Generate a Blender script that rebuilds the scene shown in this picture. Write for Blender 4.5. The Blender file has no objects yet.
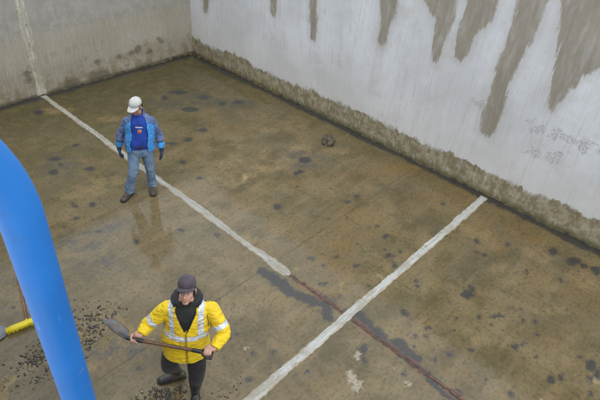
import bpy, bmesh, math, random
import numpy as np
from mathutils import Vector, Matrix, noise as mnoise
from mathutils.bvhtree import BVHTree

random.seed(7); np.random.seed(7)
sc = bpy.context.scene
COL = sc.collection

# ------------------------------------------------------------------ camera, sky, sun, exposure
CAM_H = 5.2
ROT = np.array([[0.67940111, -0.40125778, 0.61433405],
                [-0.73052569, -0.44849487, 0.51496074],
                [0.06889367, -0.7986517, -0.59783703]])      # columns: right, down, forward
FPX = 516.0
cam_d = bpy.data.cameras.new('camera')
cam = bpy.data.objects.new('camera', cam_d); COL.objects.link(cam)
m = Matrix.Identity(4)
for i in range(3):
    m[i][0] = ROT[i, 0]; m[i][1] = -ROT[i, 1]; m[i][2] = -ROT[i, 2]
m[2][3] = CAM_H
cam.matrix_world = m
cam_d.sensor_width = 36.0; cam_d.lens = FPX / 600 * 36
cam_d.clip_start = 0.02; cam_d.clip_end = 500
sc.camera = cam

SUN_EL, SUN_AZ = 58.0, 200.0            # azimuth clockwise from +Y
world = bpy.data.worlds.new('World'); sc.world = world
world.use_nodes = True
wn = world.node_tree
bg = wn.nodes['Background']
sky = wn.nodes.new('ShaderNodeTexSky'); sky.sky_type = 'NISHITA'; sky.sun_disc = False
sky.sun_elevation = math.radians(SUN_EL); sky.sun_rotation = math.radians(SUN_AZ)
sky.air_density = 1.0; sky.dust_density = 8.0; sky.ozone_density = 1.0
cloud = wn.nodes.new('ShaderNodeMix'); cloud.data_type = 'RGBA'; cloud.inputs[0].default_value = 0.85   # closed cloud cover
wn.links.new(sky.outputs[0], cloud.inputs[6]); cloud.inputs[7].default_value = (8.1, 8.9, 10.0, 1)
wn.links.new(cloud.outputs[2], bg.inputs[0]); bg.inputs[1].default_value = 0.15
sd = bpy.data.lights.new('sun', 'SUN'); sd.energy = 0.5; sd.angle = math.radians(40); sd.color = (1, 0.97, 0.92)
so = bpy.data.objects.new('sun', sd); COL.objects.link(so)
az, el = math.radians(SUN_AZ), math.radians(SUN_EL)
sdir = Vector((math.sin(az) * math.cos(el), math.cos(az) * math.cos(el), math.sin(el)))
so.rotation_euler = sdir.to_track_quat('Z', 'Y').to_euler(); so.location = (0, -3, 12)
sc.view_settings.view_transform = 'Standard'; sc.view_settings.look = 'None'
sc.view_settings.exposure = 0.50; sc.view_settings.gamma = 1.0
sc.view_settings.use_curve_mapping = False

# ------------------------------------------------------------------ dimensions of the tank
WX, WY = 7.947, 10.739        # inner faces of the two walls in view
WZ = 3.92                     # wall height
JX, JY = 3.95, 2.34           # floor joints
NX = -0.03                    # inner face of the wall under the ladder

def fp(px, py, z=0.0):
    "surveyed point: place at height z, measured from the photograph"
    r = ROT @ np.array([px - 300, py - 200, FPX]); t = (z - CAM_H) / r[2]
    return np.array([r[0] * t, r[1] * t, z])
def onwall(px, py):
    r = ROT @ np.array([px - 300, py - 200, FPX]); t = WX / r[0]
    return np.array([r[1] * t, CAM_H + r[2] * t])

# ------------------------------------------------------------------ numeric noise
def _hash(ix, iy, seed):
    h = (ix.astype(np.int64) * 374761393 + iy.astype(np.int64) * 668265263 + seed * 974634777) & 0xFFFFFFFF
    h = ((h ^ (h >> 13)) * 1274126177) & 0xFFFFFFFF
    return ((h ^ (h >> 16)) & 0xFFFF) / 65535.0
def vnoise(x, y, seed=0):
    ix, iy = np.floor(x), np.floor(y); fx, fy = x - ix, y - iy
    fx = fx * fx * (3 - 2 * fx); fy = fy * fy * (3 - 2 * fy)
    a = _hash(ix, iy, seed); b = _hash(ix + 1, iy, seed); c = _hash(ix, iy + 1, seed); d = _hash(ix + 1, iy + 1, seed)
    return (a * (1 - fx) + b * fx) * (1 - fy) + (c * (1 - fx) + d * fx) * fy
def fbm(x, y, seed=0, oct=4):
    s = 0; a = 0.5; t = 0
    for o in range(oct):
        s = s + a * vnoise(x * 2 ** o, y * 2 ** o, seed + o); t += a; a *= 0.55
    return s / t - 0.5
def fb1(x, seed=0, oct=4):
    x = np.asarray(x, float); return fbm(x, x * 0 + seed * 7.3, seed, oct)

# ------------------------------------------------------------------ node helpers
class NT:
    def __init__(s, name):
        s.m = bpy.data.materials.new(name); s.m.use_nodes = True
        s.t = s.m.node_tree; s.b = s.t.nodes['Principled BSDF']; s.out = s.t.nodes['Material Output']
        s._oc = None
    def put(s, sock, v):
        if v is None: return
        if isinstance(v, bpy.types.NodeSocket): s.t.links.new(v, sock)
        elif isinstance(v, (tuple, list)) and len(v) == 3 and sock.type == 'RGBA': sock.default_value = (*v, 1)
        else: sock.default_value = v
    def oc(s):
        if s._oc is None: s._oc = s.t.nodes.new('ShaderNodeTexCoord').outputs['Object']
        return s._oc
    def scaled(s, v3):
        n = s.t.nodes.new('ShaderNodeMapping'); s.put(n.inputs[0], s.oc()); n.inputs['Scale'].default_value = v3
        return n.outputs[0]
    def noise(s, scale, detail=4, rough=0.55, vec=None, dist=0.0):
        n = s.t.nodes.new('ShaderNodeTexNoise'); s.put(n.inputs['Vector'], vec or s.oc())
        n.inputs['Scale'].default_value = scale; n.inputs['Detail'].default_value = detail
        n.inputs['Roughness'].default_value = rough; n.inputs['Distortion'].default_value = dist
        return n.outputs[0]
    def voro(s, scale, vec=None, feature='F1'):
        n = s.t.nodes.new('ShaderNodeTexVoronoi'); n.feature = feature
        s.put(n.inputs['Vector'], vec or s.oc()); n.inputs['Scale'].default_value = scale
        return n.outputs['Distance'], n.outputs.get('Color')
    def rng(s, v, a, b, c=0.0, d=1.0, smooth=True):
        n = s.t.nodes.new('ShaderNodeMapRange'); n.interpolation_type = 'SMOOTHSTEP' if smooth else 'LINEAR'
        for k, q in enumerate((v, a, b, c, d)): s.put(n.inputs[k], q)
        return n.outputs[0]
    def math(s, op, a, b=None, c=None):
        n = s.t.nodes.new('ShaderNodeMath'); n.operation = op
        s.put(n.inputs[0], a); s.put(n.inputs[1], b); s.put(n.inputs[2], c)
        return n.outputs[0]
    def mix(s, f, a, b, blend='MIX'):
        n = s.t.nodes.new('ShaderNodeMix'); n.data_type = 'RGBA'; n.blend_type = blend
        s.put(n.inputs[0], f); s.put(n.inputs[6], a); s.put(n.inputs[7], b)
        return n.outputs[2]
    def attr(s, name):
        n = s.t.nodes.new('ShaderNodeAttribute'); n.attribute_name = name
        return n.outputs['Fac']
    def attrc(s, name):
        n = s.t.nodes.new('ShaderNodeAttribute'); n.attribute_name = name
        return n.outputs['Color']
    def sep(s):
        n = s.t.nodes.new('ShaderNodeSeparateXYZ'); s.put(n.inputs[0], s.oc()); return n.outputs
    def bump(s, h, strength=0.5, dist=0.01):
        n = s.t.nodes.new('ShaderNodeBump'); n.inputs['Strength'].default_value = strength
        n.inputs['Distance'].default_value = dist; s.put(n.inputs['Height'], h)
        s.put(s.b.inputs['Normal'], n.outputs[0]); return n.outputs[0]
    def set(s, **k):
        names = dict(col='Base Color', rough='Roughness', metal='Metallic', spec='Specular IOR Level',
                     coat='Coat Weight', coatr='Coat Roughness', coati='Coat IOR', sheen='Sheen Weight')
        for q, v in k.items(): s.put(s.b.inputs[names[q]], v)
        return s

def fabric(name, col, var=0.25, scale=9.0, rough=0.8, bump=0.35, dirt=None, wr=28.0):
    t = NT(name)
    n1 = t.noise(scale, 5); n2 = t.noise(wr, 3)
    c = t.mix(t.rng(n1, 0.3, 0.7), tuple(v * (1 - var) for v in col), tuple(min(1, v * (1 + var)) for v in col))
    if dirt: c = t.mix(t.rng(t.noise(5.0, 6), 0.5, 0.72, 0, 0.7), c, dirt)
    t.set(col=c, rough=rough, spec=0.3, sheen=0.1)
    t.bump(t.math('ADD', n2, t.math('MULTIPLY', t.noise(260, 2), 0.3)), bump, 0.006)
    return t.m
def plain(name, col, rough=0.5, metal=0.0, var=0.15, scale=20, bump=0.1):
    t = NT(name)
    n1 = t.noise(scale, 5)
    t.set(col=t.mix(t.rng(n1, 0.3, 0.7), tuple(v * (1 - var) for v in col), tuple(min(1, v * (1 + var)) for v in col)),
          rough=t.rng(n1, 0.3, 0.7, rough * 0.85, min(1, rough * 1.15)), metal=metal)
    t.bump(t.noise(scale * 4, 4), bump, 0.004)
    return t.m

# ------------------------------------------------------------------ object helpers
def tag(o, label=None, cat=None, group=None, kind=None):
    if label: o['label'] = label
    if cat: o['category'] = cat
    if group: o['group'] = group
    if kind: o['kind'] = kind
    return o
def empty(name, loc):
    o = bpy.data.objects.new(name, None); o.location = loc; o.empty_display_size = 0.2; COL.objects.link(o); return o
def link(name, verts, faces, mats, parent=None, base=None, smooth=True, idx=None):
    "verts are world positions; the object is placed at base (or at its parent)"
    off = Vector((0, 0, 0))
    if parent is not None:
        p = parent
        while p is not None: off = off + p.location; p = p.parent
    elif base is not None: off = Vector(base)
    v = np.asarray(verts, float).reshape(-1, 3) - np.array(off)
    me = bpy.data.meshes.new(name)
    if isinstance(faces, np.ndarray):
        nf, k = faces.shape
        me.vertices.add(len(v)); me.vertices.foreach_set('co', v.astype(np.float32).ravel())
        me.loops.add(nf * k); me.loops.foreach_set('vertex_index', faces.astype(np.int32).ravel())
        me.polygons.add(nf); me.polygons.foreach_set('loop_start', np.arange(0, nf * k, k, dtype=np.int32))
        me.update(calc_edges=True); me.validate()
    else:
        me.from_pydata([tuple(q) for q in v], [], faces)
    for mm in (mats if isinstance(mats, (list, tuple)) else [mats]): me.materials.append(mm)
    if idx is not None: me.polygons.foreach_set('material_index', np.asarray(idx, np.int32))
    if smooth: me.polygons.foreach_set('use_smooth', np.ones(len(me.polygons), bool))
    me.update()
    o = bpy.data.objects.new(name, me); COL.objects.link(o)
    if parent is not None: o.parent = parent
    elif base is not None: o.location = base
    return o
def grid_faces(nu, nv):
    i = np.arange((nu - 1) * (nv - 1)); r, c = i // (nv - 1), i % (nv - 1)
    a = r * nv + c
    return np.stack([a, a + nv, a + nv + 1, a + 1], 1)
def fattr(o, name, vals):
    a = o.data.attributes.new(name, 'FLOAT', 'POINT'); a.data.foreach_set('value', np.asarray(vals, np.float32).ravel())
V3 = lambda *a: np.array(a, float)
def nrm(v): v = np.asarray(v, float); return v / (np.linalg.norm(v) + 1e-9)

# ================================================================== THE SETTING
# ------------------------------------------------------------------ stains and a painted reflection measured on the floor
def ell(px, py, rx, ry):
    c = fp(px, py); u = fp(px + rx, py) - c; v = fp(px, py + ry) - c
    return c[:2], u[:2], v[:2]
DARK = [(38,112,6,2.5),(54,159,7,2.6),(53,172,4.5,2.6),(60,165,3.2,2),(76,145,3.4,2),(90,169,6,2),(190,109,9,2.5),(204,97,5.5,2.6),
 (178,92,11,2),(165,97,4,2.5),(238,102,6,2.2),(203,130,5,2),(188,139,5,2.2),(172,143,4.5,2),(222,103,4,2),(277,207,4,2.8),(182,162,3.4,2.2),
 (200,178,3,2),(217,235,2.6,2),(182,230,3.4,2.2),(297,173,4,2.4),(305,160,7,3),(301,172,4,2),(348,202,3,2),(357,196,2.4,1.8),(328,218,2,1.8),
 (347,218,2,1.8),(377,226,2,1.8),(443,203,2,2),(476,241,3,2),(484,254,3,2),(475,252,3,1.6),(553,251,4.6,4.4),(573,261,9,4),(585,266,5,3.4),
 (597,270,5,4.5),(525,272,2.2,2),(508,245,2.5,2),(467,294,6.5,5.5),(471,289,4,3),(560,280,3,2),(387,236,4.5,2.4),(390,256,4.5,3),(395,265,3,2.4),
 (335,257,3,2),(356,265,3.2,2.2),(323,266,2.6,1.8),(369,286,3,2.2),(332,297,2.6,2),(339,295,2.2,2),(311,258,2.6,1.8),(323,284,3,2),(400,252,2,1.8),
 (416,281,3.4,2),(417,287,2.4,2),(405,314,3.6,2.8),(480,317,3.2,3),(497,316,7,2),(492,325,2.6,2.2),(522,321,2.4,2.2),(535,322,3,2.2),(523,308,2.2,2),
 (537,335,3.4,2.4),(517,347,4.4,4.4),(525,344,2.8,2),(470,350,3,2),(452,355,2.4,2),(487,380,2.8,3.2),(511,394,3.4,3.2),(552,379,5,5),(561,378,3.4,4),
 (592,365,6,6),(598,374,4,6),(591,380,4,4),(590,394,3.4,3),(583,357,3.4,2.4),(536,356,2.2,2),(397,344,6.5,5.5),(407,354,5,4.5),(362,349,5.5,5.5),(364,361,3.8,3.8),
 (455,394,8,6),(405,375,2.4,2),(425,336,3,2.2),(428,328,3,2.2),(415,336,2.4,2.4),(435,360,2.6,2.2),(448,355,2.6,2.2),(75,205,3.4,2),(92,205,4,2.2),(100,231,3.2,1.8),(76,218,3,2),
 (137,241,3,3.4),(308,373,3,3.4),(275,351,3,2.6),(229,337,2.4,2.6),(253,354,2.2,2.2),(236,333,2,1.8),(248,379,3.4,2.6)]
DLINES = [([(264,272),(273,278),(281,284),(291,293),(303,298),(316,302)], 6), ([(316,302),(326,306),(327,318)], 5.5),
 ([(352,314),(366,326),(380,338),(394,347),(408,358),(424,373),(438,387),(452,397),(470,412)], 5.2), ([(352,312),(364,322),(380,335)], 6), ([(398,343),(408,352),(416,358)], 7),
 ([(286,272),(300,282),(320,294),(352,318)], 1.8)]
BLUE = [(118,351,26,5),(132,344,14,4),(85,240,18,9),(112,226,12,6),(305,160,16,8),(180,100,26,9),(62,166,16,10),(100,262,16,8),(230,102,20,4)]  # bluish patches; those below the shovel paint its reflection into the floor colour
PALE = [(353,380,5.5,4.5),(357,388,6,5),(351,374,5,3),(360,383,5,2.2),(357,355,3.4,4),(407,383,2.8,2.4),(393,368,1.6,1.6),(246,350,1.8,1.6)]
CRUST = [(226,165,9,4.5),(236,158,6,3),(216,177,6,3),(233,183,7,4),(248,176,5,3),(265,168,9,2.4),(284,160,8,1.8),(266,154,5,5),(282,161,6,1.6),(250,240,12,3),
 (472,228,8,4),(482,236,9,5),(490,243,6,5),(470,234,6,3),(528,252,8,4),(545,258,6,4),(533,310,9,2.4),(548,312,5,3.4),(560,309,5,2.4),(520,308,5,2),(580,275,10,4),(590,285,10,5),
 (480,340,10,3),(500,268,6,2.4),(512,281,6,2.4),(90,190,16,4),(70,196,10,3),(120,180,9,4),(100,183,8,4),(340,150,10,3),(300,148,9,3),(240,145,8,2.4),(270,130,8,2.4),(55,110,14,3),(110,118,12,3)]
RUST = [(500,222,26,10),(530,236,24,9),(440,200,24,10),(350,235,28,18),(330,255,30,14),(255,250,24,9),(380,170,30,10),(310,230,20,10),(160,250,16,12)]

def sdf_ell(X, Y, lst, out):
    for e in lst:
        c, u, v = ell(*e); M = np.linalg.inv(np.array([u, v]).T); r = math.sqrt(abs(np.cross(u, v)))
        dx, dy = X - c[0], Y - c[1]
        q = np.sqrt((M[0, 0] * dx + M[0, 1] * dy) ** 2 + (M[1, 0] * dx + M[1, 1] * dy) ** 2)
        np.minimum(out, (q - 1) * r, out=out)
    return out
def sdf_line(X, Y, lst, out):
    for pts, r in lst:
        P = [fp(*p)[:2] for p in pts]
        for a, b, pa in zip(P[:-1], P[1:], pts):
            rr = np.linalg.norm(fp(pa[0] + r * 0.7, pa[1] + r * 0.7)[:2] - a)
            d = b - a; t = np.clip(((X - a[0]) * d[0] + (Y - a[1]) * d[1]) / (d @ d), 0, 1)
            np.minimum(out, np.hypot(X - a[0] - t * d[0], Y - a[1] - t * d[1]) - rr, out=out)
    return out

def build_floor():
    xs = np.linspace(NX - 0.2, WX + 0.1, 330)
    ys = np.concatenate([np.linspace(-7, -0.9, 20), np.linspace(-0.875, WY + 0.1, 465)])
    X, Y = [a.ravel() for a in np.meshgrid(xs, ys, indexing='ij')]
    big = np.full(X.shape, 9.0)
    wx, wy = X + 0.09 * fbm(X * 9, Y * 9, 3), Y + 0.09 * fbm(X * 9, Y * 9, 17)
    dark = sdf_line(wx, wy, DLINES, sdf_ell(wx, wy, DARK, big.copy()))
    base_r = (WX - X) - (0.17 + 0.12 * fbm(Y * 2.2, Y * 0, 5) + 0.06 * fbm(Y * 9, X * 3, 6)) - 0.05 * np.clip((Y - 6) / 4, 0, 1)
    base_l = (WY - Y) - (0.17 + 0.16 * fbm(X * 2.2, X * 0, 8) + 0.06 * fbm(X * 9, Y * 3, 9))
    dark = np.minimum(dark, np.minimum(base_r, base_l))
    pale = sdf_ell(wx, wy, PALE, big.copy())
    crust = sdf_ell(wx, wy, CRUST, big.copy())
    rust = sdf_ell(X, Y, RUST, big.copy())
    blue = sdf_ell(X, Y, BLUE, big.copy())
    crack = np.where((Y < 3.42) & (Y > -3), np.abs(X - JX - 0.02 * fbm(Y * 3, Y * 0, 4)), 9.0)
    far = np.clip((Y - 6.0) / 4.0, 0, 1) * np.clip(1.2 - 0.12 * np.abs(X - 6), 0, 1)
    h = 0.008 * fbm(X * 0.7, Y * 0.7, 31) + 0.005 * fbm(X * 2.5, Y * 2.5, 41) + 0.004 * fbm(X * 8, Y * 8, 51, 2) - 0.0015
    h -= 0.008 * far + 0.006 * np.clip((X - 5.5) / 2, 0, 1)
    h -= 0.004 * (crack < 0.02)
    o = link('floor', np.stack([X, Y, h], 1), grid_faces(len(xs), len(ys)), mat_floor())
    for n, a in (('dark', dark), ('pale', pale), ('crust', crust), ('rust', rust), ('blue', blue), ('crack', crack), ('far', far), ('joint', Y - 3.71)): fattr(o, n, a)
    return tag(o, kind='structure')

def mat_floor():
    t = NT('wet_concrete')
    n0 = t.noise(0.45, 5, 0.6); n1 = t.noise(1.6, 6, 0.62); n2 = t.noise(5.5, 6, 0.6); n3 = t.noise(22, 5, 0.6); n4 = t.noise(90, 3)
    st = t.noise(1.0, 5, 0.6, t.scaled((0.7, 5.0, 1)), 0.4)             # sweeping marks across the tank
    st2 = t.noise(1.0, 5, 0.6, t.scaled((4.5, 0.6, 1)), 0.5)
    nm = t.noise(2.6, 6, 0.68, None, 0.5); no = t.noise(0.8, 6, 0.65, t.scaled((1.0, 1.0, 3.0)), 0.6)
    c = t.mix(t.rng(n1, 0.36, 0.64), (0.140, 0.110, 0.046), (0.268, 0.208, 0.104))
    c = t.mix(t.rng(n0, 0.42, 0.60, 0, 0.7), c, (0.205, 0.172, 0.098))
    c = t.mix(t.rng(no, 0.50, 0.64, 0, 0.55), c, (0.255, 0.172, 0.064))              # ochre silt
    c = t.mix(t.rng(nm, 0.52, 0.66, 0, 0.55), c, (0.118, 0.102, 0.044))              # olive growth
    c = t.mix(t.rng(st, 0.48, 0.70, 0, 0.55), c, (0.290, 0.225, 0.125))
    c = t.mix(t.rng(st2, 0.52, 0.72, 0, 0.45), c, (0.135, 0.108, 0.054))
    c = t.mix(t.math('MULTIPLY', t.rng(t.attr('rust'), -0.30, 0.45, 0.6, 0.0), t.rng(nm, 0.36, 0.58, 1.0, 0.25)), c, (0.270, 0.165, 0.050))
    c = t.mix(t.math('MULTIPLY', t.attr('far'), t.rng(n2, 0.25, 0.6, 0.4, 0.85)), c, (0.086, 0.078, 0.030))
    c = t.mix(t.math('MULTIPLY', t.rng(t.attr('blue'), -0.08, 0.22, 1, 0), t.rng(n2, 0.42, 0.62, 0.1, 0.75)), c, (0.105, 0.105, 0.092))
    wob = t.math('MULTIPLY', t.math('SUBTRACT', n3, 0.5), 0.16)
    wob2 = t.math('MULTIPLY', t.math('SUBTRACT', n2, 0.5), 0.45)
    wobd = t.math('ADD', wob, t.math('MULTIPLY', t.math('SUBTRACT', t.noise(11, 3), 0.5), 0.10))
    cr = t.rng(t.math('ADD', t.attr('crust'), t.math('ADD', wob2, wob)), -0.05, 0.09, 1.0, 0)
    rid = t.rng(t.math('ABSOLUTE', t.math('SUBTRACT', t.noise(5.5, 5, 0.62, None, 0.8), 0.5)), 0.015, 0.10, 1.0, 0.30)
    cr = t.math('MULTIPLY', cr, t.math('MULTIPLY', rid, 0.85))
    c = t.mix(t.math('MULTIPLY', cr, t.math('MULTIPLY', t.rng(n3, 0.36, 0.56, 0.2, 1.0), t.rng(t.noise(38, 6, 0.75), 0.38, 0.54, 0.25, 1.0))), c, (0.385, 0.290, 0.140))
    # fine mottling and flecks
    c = t.mix(t.math('MULTIPLY', t.rng(n3, 0.48, 0.66, 0, 0.55), t.rng(n2, 0.3, 0.6, 0.4, 1)), c, (0.090, 0.070, 0.040))
    nf = t.noise(60, 6, 0.75)
    c = t.mix(t.rng(nf, 0.54, 0.70, 0, 0.5), c, (0.075, 0.060, 0.038))
    c = t.mix(t.rng(nf, 0.28, 0.42, 0.4, 0), c, (0.270, 0.205, 0.115))
    c = t.mix(t.rng(n3, 0.30, 0.44, 0.35, 0), c, (0.270, 0.210, 0.120))
    vd, vc = t.voro(5.0); sp = t.t.nodes.new('ShaderNodeSeparateColor'); t.put(sp.inputs[0], vc)
    lim = t.math('MULTIPLY', t.rng(sp.outputs[0], 0.70, 1.0), 0.16)
    fl = t.rng(t.math('SUBTRACT', t.math('ADD', vd, t.math('MULTIPLY', wob, 1.2)), lim), -0.03, 0.02, 0.8, 0)
    fl = t.math('MULTIPLY', fl, t.math('GREATER_THAN', sp.outputs[0], 0.72))
    c = t.mix(fl, c, (0.070, 0.070, 0.066))
    lj = t.rng(t.math('ABSOLUTE', t.math('ADD', t.attr('joint'), t.math('MULTIPLY', wob, 0.12))), 0.004, 0.018, 0.5, 0)
    c = t.mix(t.math('MULTIPLY', lj, t.rng(n1, 0.35, 0.55, 0.25, 1)), c, (0.07, 0.058, 0.036))
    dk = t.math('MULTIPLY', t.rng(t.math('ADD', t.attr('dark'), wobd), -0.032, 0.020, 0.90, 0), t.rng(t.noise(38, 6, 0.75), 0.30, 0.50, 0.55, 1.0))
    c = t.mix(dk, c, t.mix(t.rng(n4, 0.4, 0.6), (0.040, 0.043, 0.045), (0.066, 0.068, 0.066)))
    c = t.mix(t.rng(t.math('ADD', t.attr('crack'), t.math('MULTIPLY', wobd, 0.5)), 0.004, 0.040, 0.9, 0), c, (0.042, 0.036, 0.034))
    pk = t.math('MULTIPLY', t.rng(t.math('ABSOLUTE', t.math('SUBTRACT', t.math('ADD', t.attr('crack'), t.math('MULTIPLY', wob, 0.3)), 0.05)), 0.0, 0.018, 1, 0), t.rng(t.noise(3.5, 5), 0.44, 0.56, 0, 0.8))
    c = t.mix(t.math('MULTIPLY', pk, 0.7), c, (0.32, 0.115, 0.065))
    pl = t.rng(t.math('ADD', t.attr('pale'), wob), -0.016, 0.014, 0.85, 0)
    pl = t.math('MULTIPLY', pl, t.rng(t.noise(34, 5, 0.7), 0.34, 0.56, 0.3, 1.0))
    c = t.mix(pl, c, (0.46, 0.42, 0.33))
    wet = t.rng(n2, 0.35, 0.65, 0.45, 0.65)
    t.set(col=c, rough=wet, spec=0.2)
    t.bump(n2, 0.12, 0.008)
    return t.m
floor = build_floor()

def mat_water():
    t = NT('thin_water'); nt = t.t
    nt.nodes.remove(t.b)
    tr = nt.nodes.new('ShaderNodeBsdfTransparent'); tr.inputs[0].default_value = (0.985, 0.98, 0.965, 1)
    gl = nt.nodes.new('ShaderNodeBsdfGlossy'); gl.inputs['Roughness'].default_value = 0.10
    fr = nt.nodes.new('ShaderNodeFresnel'); fr.inputs[0].default_value = 1.42
    bm = nt.nodes.new('ShaderNodeBump'); bm.inputs['Strength'].default_value = 0.15; bm.inputs['Distance'].default_value = 0.004
    t.put(bm.inputs['Height'], t.noise(7, 3)); t.put(gl.inputs['Normal'], bm.outputs[0]); t.put(fr.inputs['Normal'], bm.outputs[0])
    mx = nt.nodes.new('ShaderNodeMixShader')
    nt.links.new(fr.outputs[0], mx.inputs[0]); nt.links.new(tr.outputs[0], mx.inputs[1]); nt.links.new(gl.outputs[0], mx.inputs[2])
    nt.links.new(mx.outputs[0], t.out.inputs[0])
    return t.m
water = tag(link('water', [(NX, -6.9, 0.0015), (WX, -6.9, 0.0015), (WX, WY, 0.0015), (NX, WY, 0.0015)], [(0, 1, 2, 3)], mat_water(), smooth=False), kind='structure')

# ------------------------------------------------------------------ walls
def poly_sdf(P, X, Y):
    d = np.full(X.shape, 1e9); inside = np.zeros(X.shape, bool); n = len(P)
    for i in range(n):
        a, b = P[i], P[(i + 1) % n]; e = b - a
        t = np.clip(((X - a[0]) * e[0] + (Y - a[1]) * e[1]) / (e @ e + 1e-12), 0, 1)
        d = np.minimum(d, np.hypot(X - a[0] - t * e[0], Y - a[1] - t * e[1]))
        c = ((a[1] > Y) != (b[1] > Y)) & (X < (b[0] - a[0]) * (Y - a[1]) / (b[1] - a[1] + 1e-12) + a[0])
        inside ^= c
    return np.where(inside, -d, d)
STREAKS = [[(203,-70),(210,-70),(209,8),(206,15),(203,9)], [(270,-70),(279,-70),(277,12),(274,18),(271,12)],
 [(309,-90),(320,-90),(317,30),(315,43),(311,38),(310,20)],
 [(372,-90),(408,-90),(399,0),(396,14),(389,28),(386,44),(381,47),(378,40),(381,20),(379,0)],
 [(418,-90),(466,-90),(457,0),(455,18),(447,36),(440,54),(436,65),(432,58),(433,38),(436,20),(430,12),(424,0)],
 [(464,-90),(520,-90),(499,0),(492,20),(476,34),(470,48),(462,63),(455,57),(456,40),(461,22),(467,0)],
 [(515,-110),(578,-110),(548,0),(538,30),(524,58),(509,84),(504,108),(496,130),(487,138),(479,131),(483,112),(490,88),(500,58),(511,26),(518,0)],
 [(570,-110),(760,-110),(760,40),(620,60),(600,70),(581,78),(565,95),(552,112),(547,108),(551,80),(557,50),(560,20),(561,0)],
 [(500,-112),(620,-112),(640,-60),(560,-52),(520,-64)]]
def slab(name, x0, x1, y0, y1, z0, z1, mat, parent):
    v = [(x, y, z) for x in (x0, x1) for y in (y0, y1) for z in (z0, z1)]
    f = [(0, 1, 3, 2), (4, 6, 7, 5), (0, 4, 5, 1), (2, 3, 7, 6), (0, 2, 6, 4), (1, 5, 7, 3)]
    return link(name, v, f, mat, parent, smooth=False)

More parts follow.
